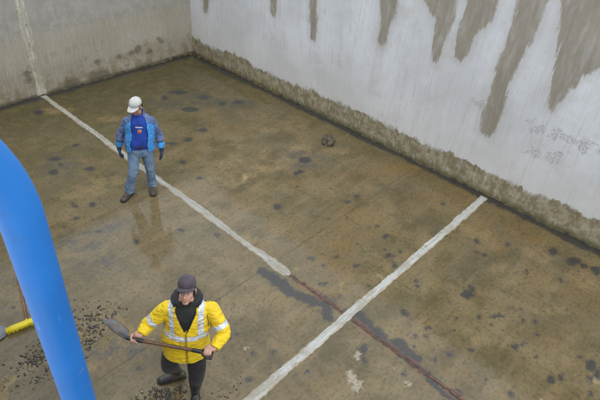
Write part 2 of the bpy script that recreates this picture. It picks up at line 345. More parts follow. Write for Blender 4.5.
def mat_wall_right():
    t = NT('painted_wall')
    s = t.sep()
    n1 = t.noise(0.9, 5, 0.6); n2 = t.noise(6, 6, 0.6); n3 = t.noise(30, 5, 0.65); nv = t.noise(1, 5, 0.6, t.scaled((1, 22, 1.2)), 0.6)
    nd = t.noise(1, 4, 0.6, t.scaled((1, 4, 10)), 0.6)
    c = t.mix(t.rng(n1, 0.35, 0.65), (0.52, 0.52, 0.515), (0.62, 0.625, 0.63))
    c = t.mix(t.rng(nv, 0.5, 0.72, 0, 0.55), c, (0.42, 0.415, 0.40))
    c = t.mix(t.rng(t.noise(2.2, 6, 0.65), 0.52, 0.68, 0, 0.5), c, (0.47, 0.45, 0.405))
    c = t.mix(t.rng(n3, 0.58, 0.70, 0, 0.45), c, (0.40, 0.38, 0.35))
    c = t.mix(t.rng(n2, 0.55, 0.75, 0, 0.35), c, (0.45, 0.43, 0.385))
    c = t.mix(t.rng(s[2], 0.3, 1.5, 0.45, 0.0), c, (0.57, 0.535, 0.47))
    # small pits
    vd, vc = t.voro(9.0); sp = t.t.nodes.new('ShaderNodeSeparateColor'); t.put(sp.inputs[0], vc)
    pit = t.math('MULTIPLY', t.rng(t.math('ADD', vd, t.math('MULTIPLY', n3, 0.25)), 0.16, 0.24, 0.65, 0), t.math('GREATER_THAN', sp.outputs[0], 0.72))
    c = t.mix(pit, c, (0.27, 0.25, 0.23))
    pz = t.rng(t.math('ADD', t.attr('pitzone'), t.math('MULTIPLY', t.math('SUBTRACT', n2, 0.5), 0.9)), -0.04, 0.02, 0.62, 0)
    c = t.mix(t.math('MULTIPLY', pz, t.rng(n3, 0.42, 0.56)), c, (0.30, 0.285, 0.275))
    wob = t.math('MULTIPLY', t.math('SUBTRACT', n3, 0.5), 0.07)
    wob = t.math('ADD', wob, t.math('MULTIPLY', t.math('SUBTRACT', n2, 0.5), 0.10))
    stc = t.mix(t.rng(nv, 0.35, 0.65), (0.190, 0.155, 0.105), (0.238, 0.200, 0.142))
    stc = t.mix(t.rng(n2, 0.5, 0.7, 0, 0.6), stc, (0.165, 0.128, 0.080))
    stc = t.mix(t.rng(t.noise(1.4, 5, 0.65), 0.5, 0.64, 0, 0.55), stc, (0.285, 0.235, 0.165))
    fib = t.math('MULTIPLY', t.math('SUBTRACT', t.noise(1, 5, 0.65, t.scaled((1, 34, 2.0)), 0.4), 0.5), 0.20)
    sm = t.rng(t.math('ADD', t.math('ADD', t.attr('streak'), fib), wob), -0.026, 0.018, 0.95, 0)
    sm = t.math('MULTIPLY', sm, t.rng(t.noise(1, 5, 0.65, t.scaled((1, 9, 2.2)), 0.5), 0.30, 0.55, 0.70, 1.0))
    c = t.mix(sm, c, stc)
    wet = t.rng(t.math('ADD', t.attr('streak'), t.math('MULTIPLY', wob, 2.0)), 0.0, 0.16, 0.30, 0)
    c = t.mix(wet, c, (0.36, 0.33, 0.28))
    # lower band where the coating has come away
    bn = t.math('ADD', t.math('ADD', t.attr('band'), t.math('MULTIPLY', t.math('SUBTRACT', t.noise(3, 5, 0.6), 0.5), 0.22)), t.math('ADD', t.math('MULTIPLY', wob, 0.7), t.math('MULTIPLY', t.math('SUBTRACT', t.noise(1, 5, 0.65, t.scaled((1, 15, 6)), 0.8), 0.5), 0.20)))
    sft = t.rng(t.noise(2.4, 4), 0.40, 0.62, 0.006, 0.09)
    bm = t.rng(bn, t.math('MULTIPLY', sft, -1.0), sft, 1, 0)
    bm = t.math('MULTIPLY', bm, t.rng(t.noise(1, 5, 0.65, t.scaled((1, 16, 5))), 0.30, 0.48, 0.55, 1.0))
    bc = t.mix(t.rng(n2, 0.4, 0.62), (0.195, 0.160, 0.088), (0.305, 0.262, 0.170))
    bc = t.mix(t.rng(t.noise(1, 4, 0.6, t.scaled((1, 18, 11)), 0.7), 0.50, 0.68, 0, 0.6), bc, (0.40, 0.36, 0.275))
    bc = t.mix(t.rng(n3, 0.58, 0.72, 0, 0.5), bc, (0.12, 0.105, 0.07))
    bc = t.mix(t.rng(s[2], 0.02, 0.14, 0.75, 0), bc, (0.105, 0.090, 0.030))
    c = t.mix(bm, c, bc)
    edge = t.math('MULTIPLY', t.rng(t.math('ABSOLUTE', bn), 0.0, 0.025, 1, 0), t.rng(n2, 0.50, 0.64, 0, 0.6))
    c = t.mix(edge, c, (0.11, 0.10, 0.065))
    t.set(col=c, rough=t.rng(bm, 0, 1, 0.7, 0.55), spec=0.3)
    hgt = t.math('SUBTRACT', t.math('ADD', t.math('MULTIPLY', n3, 0.4), t.math('MULTIPLY', nv, 0.3)), t.math('MULTIPLY', bm, 0.5))
    t.bump(hgt, 0.5, 0.010)
    return t.m
def mat_wall_left():
    t = NT('bare_wall')
    s = t.sep()
    n1 = t.noise(0.8, 5, 0.6); n2 = t.noise(5, 6, 0.6); n3 = t.noise(28, 5, 0.65); nv = t.noise(1, 5, 0.65, t.scaled((14, 1, 1.0)))
    nv2 = t.noise(1, 4, 0.65, t.scaled((30, 1, 2.0)))
    c = t.mix(t.rng(n1, 0.35, 0.65), (0.265, 0.240, 0.185), (0.325, 0.298, 0.240))
    c = t.mix(t.rng(nv2, 0.46, 0.62, 0, 0.45), c, (0.38, 0.355, 0.295))
    zb = t.math('ADD', s[2], t.math('ADD', t.math('MULTIPLY', nv, 0.5), t.math('MULTIPLY', n2, 0.15)))
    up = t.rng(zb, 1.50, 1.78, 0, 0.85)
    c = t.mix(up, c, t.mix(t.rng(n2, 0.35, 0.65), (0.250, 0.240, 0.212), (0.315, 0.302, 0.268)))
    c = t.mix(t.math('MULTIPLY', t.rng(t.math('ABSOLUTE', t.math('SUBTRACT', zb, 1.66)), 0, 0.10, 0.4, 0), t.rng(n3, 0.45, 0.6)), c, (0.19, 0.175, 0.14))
    c = t.mix(t.rng(nv, 0.55, 0.78, 0, 0.45), c, (0.175, 0.158, 0.120))
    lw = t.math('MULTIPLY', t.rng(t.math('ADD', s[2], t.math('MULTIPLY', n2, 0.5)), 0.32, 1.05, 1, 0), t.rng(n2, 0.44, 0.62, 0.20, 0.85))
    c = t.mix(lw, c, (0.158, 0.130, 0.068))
    c = t.mix(t.math('MULTIPLY', t.rng(n3, 0.56, 0.68), t.rng(n1, 0.4, 0.6, 0.1, 0.6)), c, (0.12, 0.105, 0.07))
    sd_ = t.rng(t.math('ADD', t.attr('spots'), t.math('ADD', t.math('MULTIPLY', t.math('SUBTRACT', n3, 0.5), 0.30), t.math('MULTIPLY', t.math('SUBTRACT', n2, 0.5), 0.5))), -0.06, 0.04, 0.7, 0)
    c = t.mix(t.math('MULTIPLY', t.rng(t.noise(3.2, 6, 0.65), 0.52, 0.66, 0, 0.6), t.rng(s[2], 0.5, 1.4, 1, 0)), c, (0.175, 0.145, 0.080))
    c = t.mix(sd_, c, (0.085, 0.070, 0.038))
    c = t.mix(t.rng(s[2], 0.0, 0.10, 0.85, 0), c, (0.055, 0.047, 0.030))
    t.set(col=c, rough=0.75, spec=0.3)
    t.bump(t.math('ADD', t.math('MULTIPLY', n3, 0.6), t.math('MULTIPLY', nv2, 0.5)), 0.5, 0.010)
    return t.m
def mat_concrete():
    t = NT('plain_concrete')
    n1 = t.noise(1.5, 6); n2 = t.noise(25, 5)
    t.set(col=t.mix(t.rng(n1, 0.35, 0.65), (0.24, 0.225, 0.19), (0.33, 0.31, 0.27)), rough=0.8); t.bump(n2, 0.4, 0.006)
    return t.m
M_CONC = mat_concrete()

def build_walls():
    # right-hand wall: face at x = WX
    r = empty('tank_wall', (WX, 3.0, 0)); tag(r, 'tall concrete tank wall with white coating, brown drip streaks and tan base band', 'wall')
    ys = np.concatenate([np.linspace(-7, -0.6, 30), np.linspace(-0.55, WY, 290)]); zs = np.linspace(-0.05, WZ, 100)
    Y, Z = [a.ravel() for a in np.meshgrid(ys, zs, indexing='ij')]
    st = np.full(Y.shape, 9.0)
    yy = Y + 0.05 * fbm(Y * 6, Z * 3, 71) + 0.02 * fbm(Y * 25, Z * 8, 72)
    for P in STREAKS: st = np.minimum(st, poly_sdf(np.array([onwall(*p) for p in P]), yy, Z))
    ext = np.where(Y < 1.2, Z - (3.1 - 0.9 * np.abs(fbm(Y * 2.1, Y * 0, 75)) * 2 - 0.5 * fbm(Y * 7, Y * 0, 76)), 9)
    st = np.where(Y < 0.9, np.minimum(st, -ext * 0.3), st)
    band = Z - (0.43 + 0.22 * fb1(Y * 0.9, 81) + 0.18 * fb1(Y * 5, 82) + 0.08 * fb1(Y * 24, 83))
    pz = np.full(Y.shape, 9.0)
    for (px, py, a, b) in [(531,122,6,4),(540,129,8,5),(557,136,9,6),(570,141,9,5),(585,146,9,5),(533,152,7,6),(553,158,9,6),(598,152,7,4),(472,100,4,3),(480,105,5,4)]:
        c = onwall(px, py); u = onwall(px + a, py) - c; v = onwall(px, py + b) - c
        Mi = np.linalg.inv(np.array([u, v]).T); dx, dy = Y - c[0], Z - c[1]
        pz = np.minimum(pz, (np.hypot(Mi[0, 0] * dx + Mi[0, 1] * dy, Mi[1, 0] * dx + Mi[1, 1] * dy) - 1) * 0.15)
    relief = 0.010 * fbm(Y * 0.9, Z * 0.9, 91) + np.clip(-band / 0.05, 0, 1) * (0.004 + 0.006 * fbm(Y * 8, Z * 8, 92))
    f = link('face', np.stack([WX + 0 * Y + relief, Y, Z], 1), grid_faces(len(ys), len(zs))[:, ::-1], mat_wall_right(), r)
    fattr(f, 'streak', st); fattr(f, 'band', band); fattr(f, 'pitzone', pz)
    slab('core', WX + 0.03, WX + 0.33, -7, WY + 0.36, -0.3, WZ - 0.004, M_CONC, r)
    # back wall: face at y = WY
    l = empty('tank_wall', (4.0, WY, 0)); tag(l, 'bare grey and tan concrete tank wall with algae stains and vertical joint', 'wall')
    xs = np.linspace(NX - 0.3, WX + 0.02, 230); zs = np.linspace(-0.05, WZ, 110)
    X, Z = [a.ravel() for a in np.meshgrid(xs, zs, indexing='ij')]
    sp = np.full(X.shape, 9.0)
    def onback(px, py):
        q = ROT @ np.array([px - 300, py - 200, FPX]); t = WY / q[1]; return q[0] * t, CAM_H + q[2] * t
    for px, py, a in [(99,75,.16),(104,76,.12),(94,77,.10),(72,82,.13),(66,84,.08),(119,57,.08),(138,50,.10),(132,53,.08),(25,74,.07),(30,80,.08),(36,80,.06),(98,62,.06),(160,40,.07),(150,52,.06)]:
        x, z = onback(px, py); sp = np.minimum(sp, np.hypot((X - x) * 0.75, (Z - z) * 1.15) - a)
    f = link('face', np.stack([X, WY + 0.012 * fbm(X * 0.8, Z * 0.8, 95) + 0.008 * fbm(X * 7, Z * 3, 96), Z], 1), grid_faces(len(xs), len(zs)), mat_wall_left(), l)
    fattr(f, 'spots', sp)
    slab('core', NX - 0.3, WX + 0.026, WY + 0.03, WY + 0.33, -0.3, WZ - 0.004, M_CONC, l)
    # wall under the photographer, carries the ladder
    n = empty('tank_wall', (NX - 0.15, 3.0, 0)); tag(n, 'plain concrete tank wall carrying the blue ladder rail', 'wall')
    slab('face', NX - 0.3, NX, -7, WY - 0.001, -0.3, WZ, M_CONC, n)
build_walls()

# ------------------------------------------------------------------ joint sealant strips
def mat_seal(axis, tint=1.0, warm=0.0):
    t = NT('sealant')
    sc3 = {'x': (1.6, 48, 1), 'y': (48, 1.6, 1), 'z': (40, 1, 1.6)}[axis]
    sc4 = {'x': (7, 40, 1), 'y': (40, 7, 1), 'z': (40, 1, 7)}[axis]
    n1 = t.noise(1, 5, 0.6, t.scaled(sc3)); n2 = t.noise(7, 6, 0.65); n3 = t.noise(40, 4); n5 = t.noise(1, 4, 0.6, t.scaled(sc4))
    q = lambda a: tuple(v * tint * w for v, w in zip(a, (1, 1 - 0.1 * warm, 1 - 0.35 * warm)))
    c = t.mix(t.rng(n1, 0.34, 0.66), q((0.30, 0.295, 0.260)), q((0.53, 0.54, 0.525)))
    e = t.math('ADD', t.attr('edge'), t.math('MULTIPLY', t.math('SUBTRACT', n2, 0.5), 1.1))
    c = t.mix(t.rng(e, 0.50, 0.85, 0, 0.85), c, q((0.40, 0.36, 0.265)))
    c = t.mix(t.rng(n2, 0.53, 0.68, 0, 0.7), c, (0.25, 0.22, 0.15))
    c = t.mix(t.rng(t.noise(26, 5, 0.7), 0.56, 0.66, 0, 0.55), c, (0.20, 0.18, 0.13))
    c = t.mix(t.math('MULTIPLY', t.rng(n5, 0.60, 0.68, 0, 0.85), t.rng(n2, 0.42, 0.55)), c, (0.085, 0.078, 0.066))
    c = t.mix(t.math('MULTIPLY', t.rng(t.noise(2.2, 5, 0.7), 0.47, 0.62, 0, 0.75), t.rng(n3, 0.36, 0.54, 0.4, 1)), c, (0.255, 0.222, 0.150))
    t.set(col=c, rough=0.6); t.bump(t.math('ADD', t.math('MULTIPLY', n1, 0.4), t.math('MULTIPLY', n3, 0.5)), 0.4, 0.005)
    return t.m
def ribbon(name, pos, L, wfun, hfun, mat, nu_step=0.02, nv=13, seed=0):
    nu = int(L / nu_step); s = np.linspace(0, L, nu); q = np.linspace(-1, 1, nv)
    S, Q = np.meshgrid(s, q, indexing='ij')
    wl = wfun(S, -1); wr_ = wfun(S, 1)
    W = np.where(Q < 0, Q * wl, Q * wr_)
    hh = hfun(S, Q)
    prof = np.clip((1 - np.abs(Q) ** 6), 0, 1)
    Hh = prof * (hh + 0.0015 * fbm(Q * 3 + 9, S * 1.5, seed + 3) + 0.002 * fbm(S * 14, Q * 5, seed + 5)) - 0.004 * (np.abs(Q) > 0.99)
    endf = np.clip(np.minimum(S, L - S) / 0.03, 0, 1); Hh = Hh * endf - 0.006 * (1 - endf)
    P = pos(S.ravel(), W.ravel(), Hh.ravel())
    o_ = link(name, P, grid_faces(nu, nv), mat); fattr(o_, 'edge', np.abs(Q)); return o_
def wA(S, side):
    w = 0.060 + 0.030 * fb1(S * 2.3, 11 + side) * 2 + 0.024 * fb1(S * 13, 15 + side, 5) * 2 + 0.014 * fb1(S * 37, 19 + side, 3) * 2
    blob = np.exp(-((S - 0.22) / 0.24) ** 2) * (0.045 if side > 0 else 0.02)
    return np.clip(w + blob, 0.02, 0.2) * np.clip(S / 0.12 + 0.35, 0, 1)
YA = 3.36
o = ribbon('joint_sealant', lambda s, w, h: np.stack([JX - w, YA + s, h], 1), WY - 0.02 - YA, wA, lambda S, Q: 0.0065, mat_seal('y', 0.72, 0.3), seed=1)
tag(o, 'ragged white sealant strip along the floor joint reaching the bare grey wall', 'sealant')
def wB(S, side): return np.clip(0.066 + 0.020 * fb1(S * 1.6, 31 + side) * 2 + 0.018 * fb1(S * 13, 35 + side, 5) * 2 + 0.012 * fb1(S * 37, 39 + side, 3) * 2, 0.03, 0.2) * np.clip((5.98 - S) / 0.08, 0.25, 1)
o = ribbon('joint_sealant', lambda s, w, h: np.stack([WX - 0.07 - s, JY - w + 0 * s, h], 1)[:, :], 6.0, wB, lambda S, Q: 0.0065, mat_seal('x', 0.88, 0.1), seed=21)
tag(o, 'straight white sealant strip crossing the floor from the white coated wall', 'sealant')
def wC(S, side): return np.clip(0.088 + 0.035 * fb1(S * 2.0, 41 + side) * 2 + 0.03 * fb1(S * 6, 45 + side) * 2, 0.045, 0.2)
def mat_seal_wall():
    m_ = mat_seal('z', 0.98, 0.35); t = m_.node_tree
    return m_
o = ribbon('joint_sealant', lambda s, w, h: np.stack([JX + w, WY - 0.004 - h, s], 1), WZ - 0.02, wC, lambda S, Q: 0.005, mat_seal_wall(), seed=31)
tag(o, 'pale sealant strip running up the bare grey concrete wall', 'sealant')

# bared rusty strip in the open joint
def strand(name, pts, r, mat, parent=None, n=7, base=None):
    v, f = tube_raw(pts, [(a, a) for a in (r if hasattr(r, '__len__') else [r] * len(pts))], n)
    return link(name, v, f, mat, parent, base)
def tube_raw(pts, rad, n=12, lat=None):
    "tube through points; rad list of (a,b) half sizes along lateral and depth axes; capped"
    pts = [np.asarray(p, float) for p in pts]; V = []; F = []
    prev = None
    for i, p in enumerate(pts):
        t = nrm((pts[min(i + 1, len(pts) - 1)] - pts[max(i - 1, 0)]))
        if lat is not None:
            a = np.asarray(lat[i] if isinstance(lat, list) else lat, float); a = nrm(a - t * (a @ t))
        elif prev is None:
            a = nrm(np.cross(t, V3(0, 0, 1) if abs(t[2]) < 0.9 else V3(1, 0, 0)))
        else: a = nrm(prev - t * (prev @ t))
        prev = a; b = np.cross(t, a)
        for k in range(n):
            w = 2 * math.pi * k / n
            V.append(p + a * math.cos(w) * rad[i][0] + b * math.sin(w) * rad[i][1])
    m_ = len(pts)
    for i in range(m_ - 1):
        for k in range(n):
            F.append((i * n + k, i * n + (k + 1) % n, (i + 1) * n + (k + 1) % n, (i + 1) * n + k))
    F.append(tuple(reversed(range(n)))); F.append(tuple(range((m_ - 1) * n, m_ * n)))
    return V, F
M_RUST = plain('rusty_strip', (0.22, 0.080, 0.042), 0.7, 0, 0.6, 14, 0.6)
ys = np.linspace(3.42, -2.0, 140)
js = empty('joint_strip', (JX, 2.3, 0)); tag(js, 'rust red strip bared in the open floor joint with dark stains', 'strip')
for off, rr, sd_ in ((-0.008, 0.0042, 3), (0.009, 0.0032, 9)):
    pts = [V3(JX + off + 0.034 * float(fb1(np.array([y * 2.5]), sd_)[0]) + 0.01 * float(fb1(np.array([y * 14]), sd_ + 1)[0]), y, 0.0015 + 0.016 * float(fb1(np.array([y * 3]), sd_ + 2)[0])) for y in ys]
    strand('strand', pts, rr, M_RUST, js)

# ------------------------------------------------------------------ sludge along the wall feet
def mat_sludge():
    t = NT('sludge'); n = t.noise(8, 5); n3 = t.noise(45, 4)
    c = t.mix(t.rng(n, 0.35, 0.65), (0.030, 0.028, 0.020), (0.085, 0.072, 0.035))
    t.set(col=c, rough=0.65, spec=0.25); t.bump(n3, 0.7, 0.01); return t.m
def ridge(name, pos, L, seed, mat, hs=1.0, s0=lambda S: S):
    nu = int(L / 0.025); s = np.linspace(0, L, nu); q = np.linspace(0, 1, 7); S, Q = np.meshgrid(s, q, indexing='ij')
    cf = 1 + 1.0 * np.exp(-(s0(S)) / 1.0)
    W = cf * np.clip(0.045 + 0.07 * fbm(S * 1.7, S * 0, seed) + 0.07 * fbm(S * 8, S * 0, seed + 1), 0.006, 0.2)
    hh = cf * np.clip(0.030 + 0.05 * fbm(S * 2.1, S * 0, seed + 2) + 0.06 * fbm(S * 9, Q * 0.5, seed + 3), 0.004, 0.2) * hs
    return link(name, pos(S.ravel(), (W * Q).ravel(), (hh * (1 - Q) ** 0.8 + 0.006 * fbm(S * 20, Q * 4, seed + 4) - 0.006 * Q).ravel()), grid_faces(nu, 7), mat)
MS = mat_sludge()
tag(ridge('sludge', lambda s, w, h: np.stack([WX - w + 0.012, WY - s, h], 1), 15, 101, MS), 'dark wet sludge heaped along the foot of the white coated wall', 'sludge', kind='stuff')
tag(ridge('sludge', lambda s, w, h: np.stack([s, WY - w + 0.006, h], 1), WX, 131, MS, 0.9, lambda S: WX - S), 'dark wet sludge lying along the foot of the bare grey wall', 'sludge', kind='stuff')

# ================================================================== LADDER RAIL
def paint_blue():
    t = NT('blue_paint'); n1 = t.noise(6, 5); n2 = t.noise(1, 4, 0.6, t.scaled((60, 60, 5))); n3 = t.noise(70, 4)
    c = t.mix(t.rng(n1, 0.3, 0.7), (0.002, 0.108, 0.350), (0.003, 0.130, 0.410))
    sc_ = t.math('MULTIPLY', t.rng(n2, 0.66, 0.72), t.rng(n3, 0.50, 0.60))
    c = t.mix(t.math('MULTIPLY', sc_, 0.35), c, (0.28, 0.45, 0.62))
    c = t.mix(t.rng(t.noise(26, 6, 0.7), 0.56, 0.68, 0, 0.35), c, (0.03, 0.085, 0.20))
    c = t.mix(t.math('MULTIPLY', t.rng(t.noise(9, 5, 0.7), 0.60, 0.66), t.rng(n3, 0.5, 0.58, 0, 0.7)), c, (0.22, 0.20, 0.16))
    t.set(col=c, rough=t.rng(n1, 0.3, 0.7, 0.50, 0.62)); t.bump(t.math('ADD', t.math('MULTIPLY', n1, 0.9), t.math('MULTIPLY', n3, 0.15)), 0.25, 0.004)
    return t.m
MB = paint_blue()
lad = empty('ladder_rail', (0.0, 0.5, WZ)); tag(lad, 'bright blue painted steel ladder rail with curved top', 'ladder')
def rail_path(y, sg):
    "standing rail: upright on the wall, flared above it, bent back over the wall top"
    x0, zb, r = 0.1309, 4.829, 0.231
    xb, yb = x0 + 0.0133, y + sg * 0.072
    p = [V3(xb, yb, z) for z in np.linspace(0.3, 3.82, 24)]
    p += [V3(x0 + (zb - z) * 0.0146, y + sg * (zb - z) * 0.0788, z) for z in np.linspace(3.95, zb, 16)]
    p += [V3(x0 - r + r * math.cos(a), y, zb + r * math.sin(a)) for a in np.linspace(0.05, math.pi / 2, 26)]
    q = 0.08; xe = x0 - r
    p += [V3(xe - q * math.sin(a), y, zb + r - q * (1 - math.cos(a))) for a in np.linspace(0.15, math.pi / 2, 10)]
    p += [V3(xe - q, y, z) for z in np.linspace(zb + r - q - 0.03, WZ + 0.004, 14)]
    return p
RY = ((0.5, 1), (-0.02, -1))
for y, sg in RY:
    pth = rail_path(y, sg); v, f = tube_raw(pth, [(0.0233, 0.0233)] * len(pth), 44)
    link('rail', v, f, MB, lad)
for z in np.arange(0.6, 3.8, 0.28):
    v, f = tube_raw([V3(0.145, 0.56, z), V3(0.145, -0.08, z)], [(0.012, 0.012)] * 2, 12); link('rung', v, f, MB, lad)
for y, sg in RY:
    for z in (0.7, 2.2, 3.5):
        v, f = tube_raw([V3(NX + 0.001, y + sg * 0.075, z), V3(0.125, y + sg * 0.075, z)], [(0.014, 0.014)] * 2, 12); link('wall_bracket', v, f, MB, lad)

# ================================================================== FUSED SHAPES
def ellipsoid(c, r, axes=None, nu=14, nv=10):
    A = np.eye(3) if axes is None else np.array(axes, float)
    V = [np.asarray(c) + A[2] * r[2]]; F = []
    for i in range(1, nv):
        th = math.pi * i / nv
        for k in range(nu):
            ph = 2 * math.pi * k / nu
            V.append(np.asarray(c) + A[0] * r[0] * math.sin(th) * math.cos(ph) + A[1] * r[1] * math.sin(th) * math.sin(ph) + A[2] * r[2] * math.cos(th))
    V.append(np.asarray(c) - A[2] * r[2])
    for k in range(nu): F.append((0, 1 + k, 1 + (k + 1) % nu))
    for i in range(nv - 2):
        for k in range(nu):
            a = 1 + i * nu + k; b = 1 + i * nu + (k + 1) % nu
            F.append((a, a + nu, b + nu, b))
    e = len(V) - 1; s = 1 + (nv - 2) * nu
    for k in range(nu): F.append((e, s + (k + 1) % nu, s + k))
    return V, F
def smooth_path(pts, rad, sub=4):
    "Catmull-Rom through joints, radii too"
    P = [np.concatenate([np.asarray(p, float), np.asarray(r if hasattr(r, '__len__') else (r, r), float)]) for p, r in zip(pts, rad)]
    out = []
    for i in range(len(P) - 1):
        p0, p1, p2, p3 = P[max(i - 1, 0)], P[i], P[i + 1], P[min(i + 2, len(P) - 1)]
        for k in range(sub):
            t = k / sub
            out.append(0.5 * ((2 * p1) + (-p0 + p2) * t + (2 * p0 - 5 * p1 + 4 * p2 - p3) * t * t + (-p0 + 3 * p1 - 3 * p2 + p3) * t ** 3))
    out.append(P[-1])
    return [o_[:3] for o_ in out], [(max(o_[3], 0.003), max(o_[4], 0.003)) for o_ in out]
def limb(pts, rad, n=14, sub=4, lat=None, ends=True):
    p, r = smooth_path(pts, rad, sub)
    if ends:   # rounded ends
        d0 = nrm(p[0] - p[1]); d1 = nrm(p[-1] - p[-2])
        p = [p[0] + d0 * r[0][0] * 0.7, p[0] + d0 * r[0][0] * 0.45] + p + [p[-1] + d1 * r[-1][0] * 0.45, p[-1] + d1 * r[-1][0] * 0.7]
        r = [tuple(q * 0.45 for q in r[0]), tuple(q * 0.8 for q in r[0])] + r + [tuple(q * 0.8 for q in r[-1]), tuple(q * 0.45 for q in r[-1])]
    return tube_raw(p, r, n, lat)
def loft_c(rings, n=40, thick=0.014):
    "open-front shell: rings of (centre, lat, front, halfwidth, halfdepth, half gap angle)"
    V = []; F = []; m_ = 2 * n
    for (c, L, Fr, a, b, g) in rings:
        c = np.asarray(c, float)
        for k in range(n):
            w = g + (2 * math.pi - 2 * g) * k / (n - 1); V.append(c + Fr * b * math.cos(w) + L * a * math.sin(w))
        for k in reversed(range(n)):
            w = g + (2 * math.pi - 2 * g) * k / (n - 1); V.append(c + Fr * (b - thick) * math.cos(w) + L * (a - thick) * math.sin(w))
    for i in range(len(rings) - 1):
        for k in range(m_):
            F.append((i * m_ + k, i * m_ + (k + 1) % m_, (i + 1) * m_ + (k + 1) % m_, (i + 1) * m_ + k))
    for k in range(n - 1):       # end caps as quads
        a, b = k, m_ - 1 - k
        F.append((a, b, b - 1, a + 1))
        o_ = (len(rings) - 1) * m_; F.append((o_ + a, o_ + a + 1, o_ + b - 1, o_ + b))
    return V, F
def rings_interp(keys, n):
    out = []
    for i in range(len(keys) - 1):
        for k in range(n):
            t = k / n; t = t
            out.append([np.asarray(a, float) * (1 - t) + np.asarray(b, float) * t for a, b in zip(keys[i], keys[i + 1])])
    out.append([np.asarray(a, float) for a in keys[-1]])
    return [(q[0], nrm(q[1]), nrm(q[2]), float(q[3]), float(q[4]), float(q[5]) if len(q) > 5 else 0.0) for q in out]
def loft_solid(rings, n=36, p=2.3):
    V = []; F = []
    for q in rings:
        c, L, Fr, a, b = q[:5]; c = np.asarray(c, float)
        for k in range(n):
            w = 2 * math.pi * k / n; cw, sw = math.cos(w), math.sin(w)
            V.append(c + Fr * b * math.copysign(abs(cw) ** (2 / p), cw) + L * a * math.copysign(abs(sw) ** (2 / p), sw))
    for i in range(len(rings) - 1):
        for k in range(n): F.append((i * n + k, i * n + (k + 1) % n, (i + 1) * n + (k + 1) % n, (i + 1) * n + k))
    F.append(tuple(reversed(range(n)))); F.append(tuple(range((len(rings) - 1) * n, len(rings) * n)))
    return V, F
def fuse(name, pieces, voxel, mats, parent, smooth=3, disp=None, zone=None, zmin=None):
    V = []; F = []
    for v, f in pieces:
        o_ = len(V); V += [tuple(q) for q in v]; F += [tuple(i + o_ for i in q) for q in f]
    me = bpy.data.meshes.new('tmp'); me.from_pydata(V, [], F)
    bm = bmesh.new(); bm.from_mesh(me); bmesh.ops.recalc_face_normals(bm, faces=bm.faces); bm.to_mesh(me); bm.free()
    ob = bpy.data.objects.new('tmp', me); COL.objects.link(ob)
    md = ob.modifiers.new('r', 'REMESH'); md.mode = 'VOXEL'; md.voxel_size = voxel; md.adaptivity = 0
    if smooth:
        ms = ob.modifiers.new('s', 'SMOOTH'); ms.factor = 0.5; ms.iterations = smooth
    dg = bpy.context.evaluated_depsgraph_get(); ev = ob.evaluated_get(dg)
    out = bpy.data.meshes.new_from_object(ev)
    n = len(out.vertices); co = np.zeros(n * 3, np.float32); out.vertices.foreach_get('co', co); co = co.reshape(-1, 3).astype(float)
    no = np.zeros(n * 3, np.float32); out.vertex_normals.foreach_get('vector', no); no = no.reshape(-1, 3)
    if disp: co = co + no * disp(co)[:, None]
    if zmin is not None: co[:, 2] = np.maximum(co[:, 2], zmin)
    fc = [tuple(p.vertices) for p in out.polygons]
    q = np.array([f if len(f) == 4 else f + (f[-1],) for f in fc]) if all(len(f) == 4 for f in fc) else None
    bpy.data.objects.remove(ob); bpy.data.meshes.remove(me); bpy.data.meshes.remove(out)
    faces = q if q is not None else fc
    idx = None
    if zone:
        cen = np.array([co[list(f)].mean(0) for f in fc]) if q is None else co[q].mean(1)
        idx = zone(cen)
    o_ = link(name, co, faces, mats, parent, idx=idx)
    o_['_n'] = 0; del o_['_n']
    CACHE[o_.name] = (co, faces)
    return o_
CACHE = {}
def n3(co, s, seed):
    "cheap 3d value noise from two planar ones"
    a = fbm(co[:, 0] * s[0] + co[:, 2] * s[2] * 0.37, co[:, 2] * s[2] + co[:, 1] * s[1] * 0.61, seed, 3)
    b = fbm(co[:, 1] * s[1] + co[:, 2] * s[2] * 0.23, co[:, 2] * s[2] - co[:, 0] * s[0] * 0.43, seed + 11, 3)
    return a + b
def folds(amp, seed, s=(16, 16, 9)):
    def d(co):
        w = n3(co, s, seed); r = 1 - np.abs(w) * 3.2
        return amp * (0.8 * n3(co, tuple(q * 0.6 for q in s), seed + 5) * 2 + 0.45 * (r - 0.6))
    return d
def peel(name, src, cond, offset, mat, parent):
    "strip of material lying on the cloth, where cond holds"
    co, faces = CACHE[src.name]
    faces = np.asarray(faces) if isinstance(faces, np.ndarray) else None
    cen = co[faces].mean(1); keep = faces[cond(cen)]
    if len(keep) == 0: print('EMPTY PEEL', name); return None
    fn = np.cross(co[faces[:, 2]] - co[faces[:, 0]], co[faces[:, 3]] - co[faces[:, 1]])
    vn = np.zeros_like(co)
    for k in range(4): np.add.at(vn, faces[:, k], fn)
    vn /= (np.linalg.norm(vn, axis=1)[:, None] + 1e-12)
    used, inv = np.unique(keep, return_inverse=True)
    return link(name, co[used] + vn[used] * offset, inv.reshape(-1, 4), mat, parent)
def decal(name, src, origin, U, W, pts, faces, offset, mat, parent):
    "flat print laid onto the cloth: 2d points cast onto it along -front"
    co, fc = CACHE[src.name]
    bv = BVHTree.FromPolygons([Vector(c) for c in co], [tuple(int(i) for i in f) for f in fc])
    Fr = nrm(np.cross(U, W)); out = []
    for (a, b) in pts:
        p = origin + U * a + W * b + Fr * 0.4
        h = bv.ray_cast(Vector(p), Vector(-Fr), 1.0)
        q = np.array(h[0]) if h[0] is not None else origin + U * a + W * b
        out.append(q + Fr * offset)
    return link(name, out, faces, mat, parent)
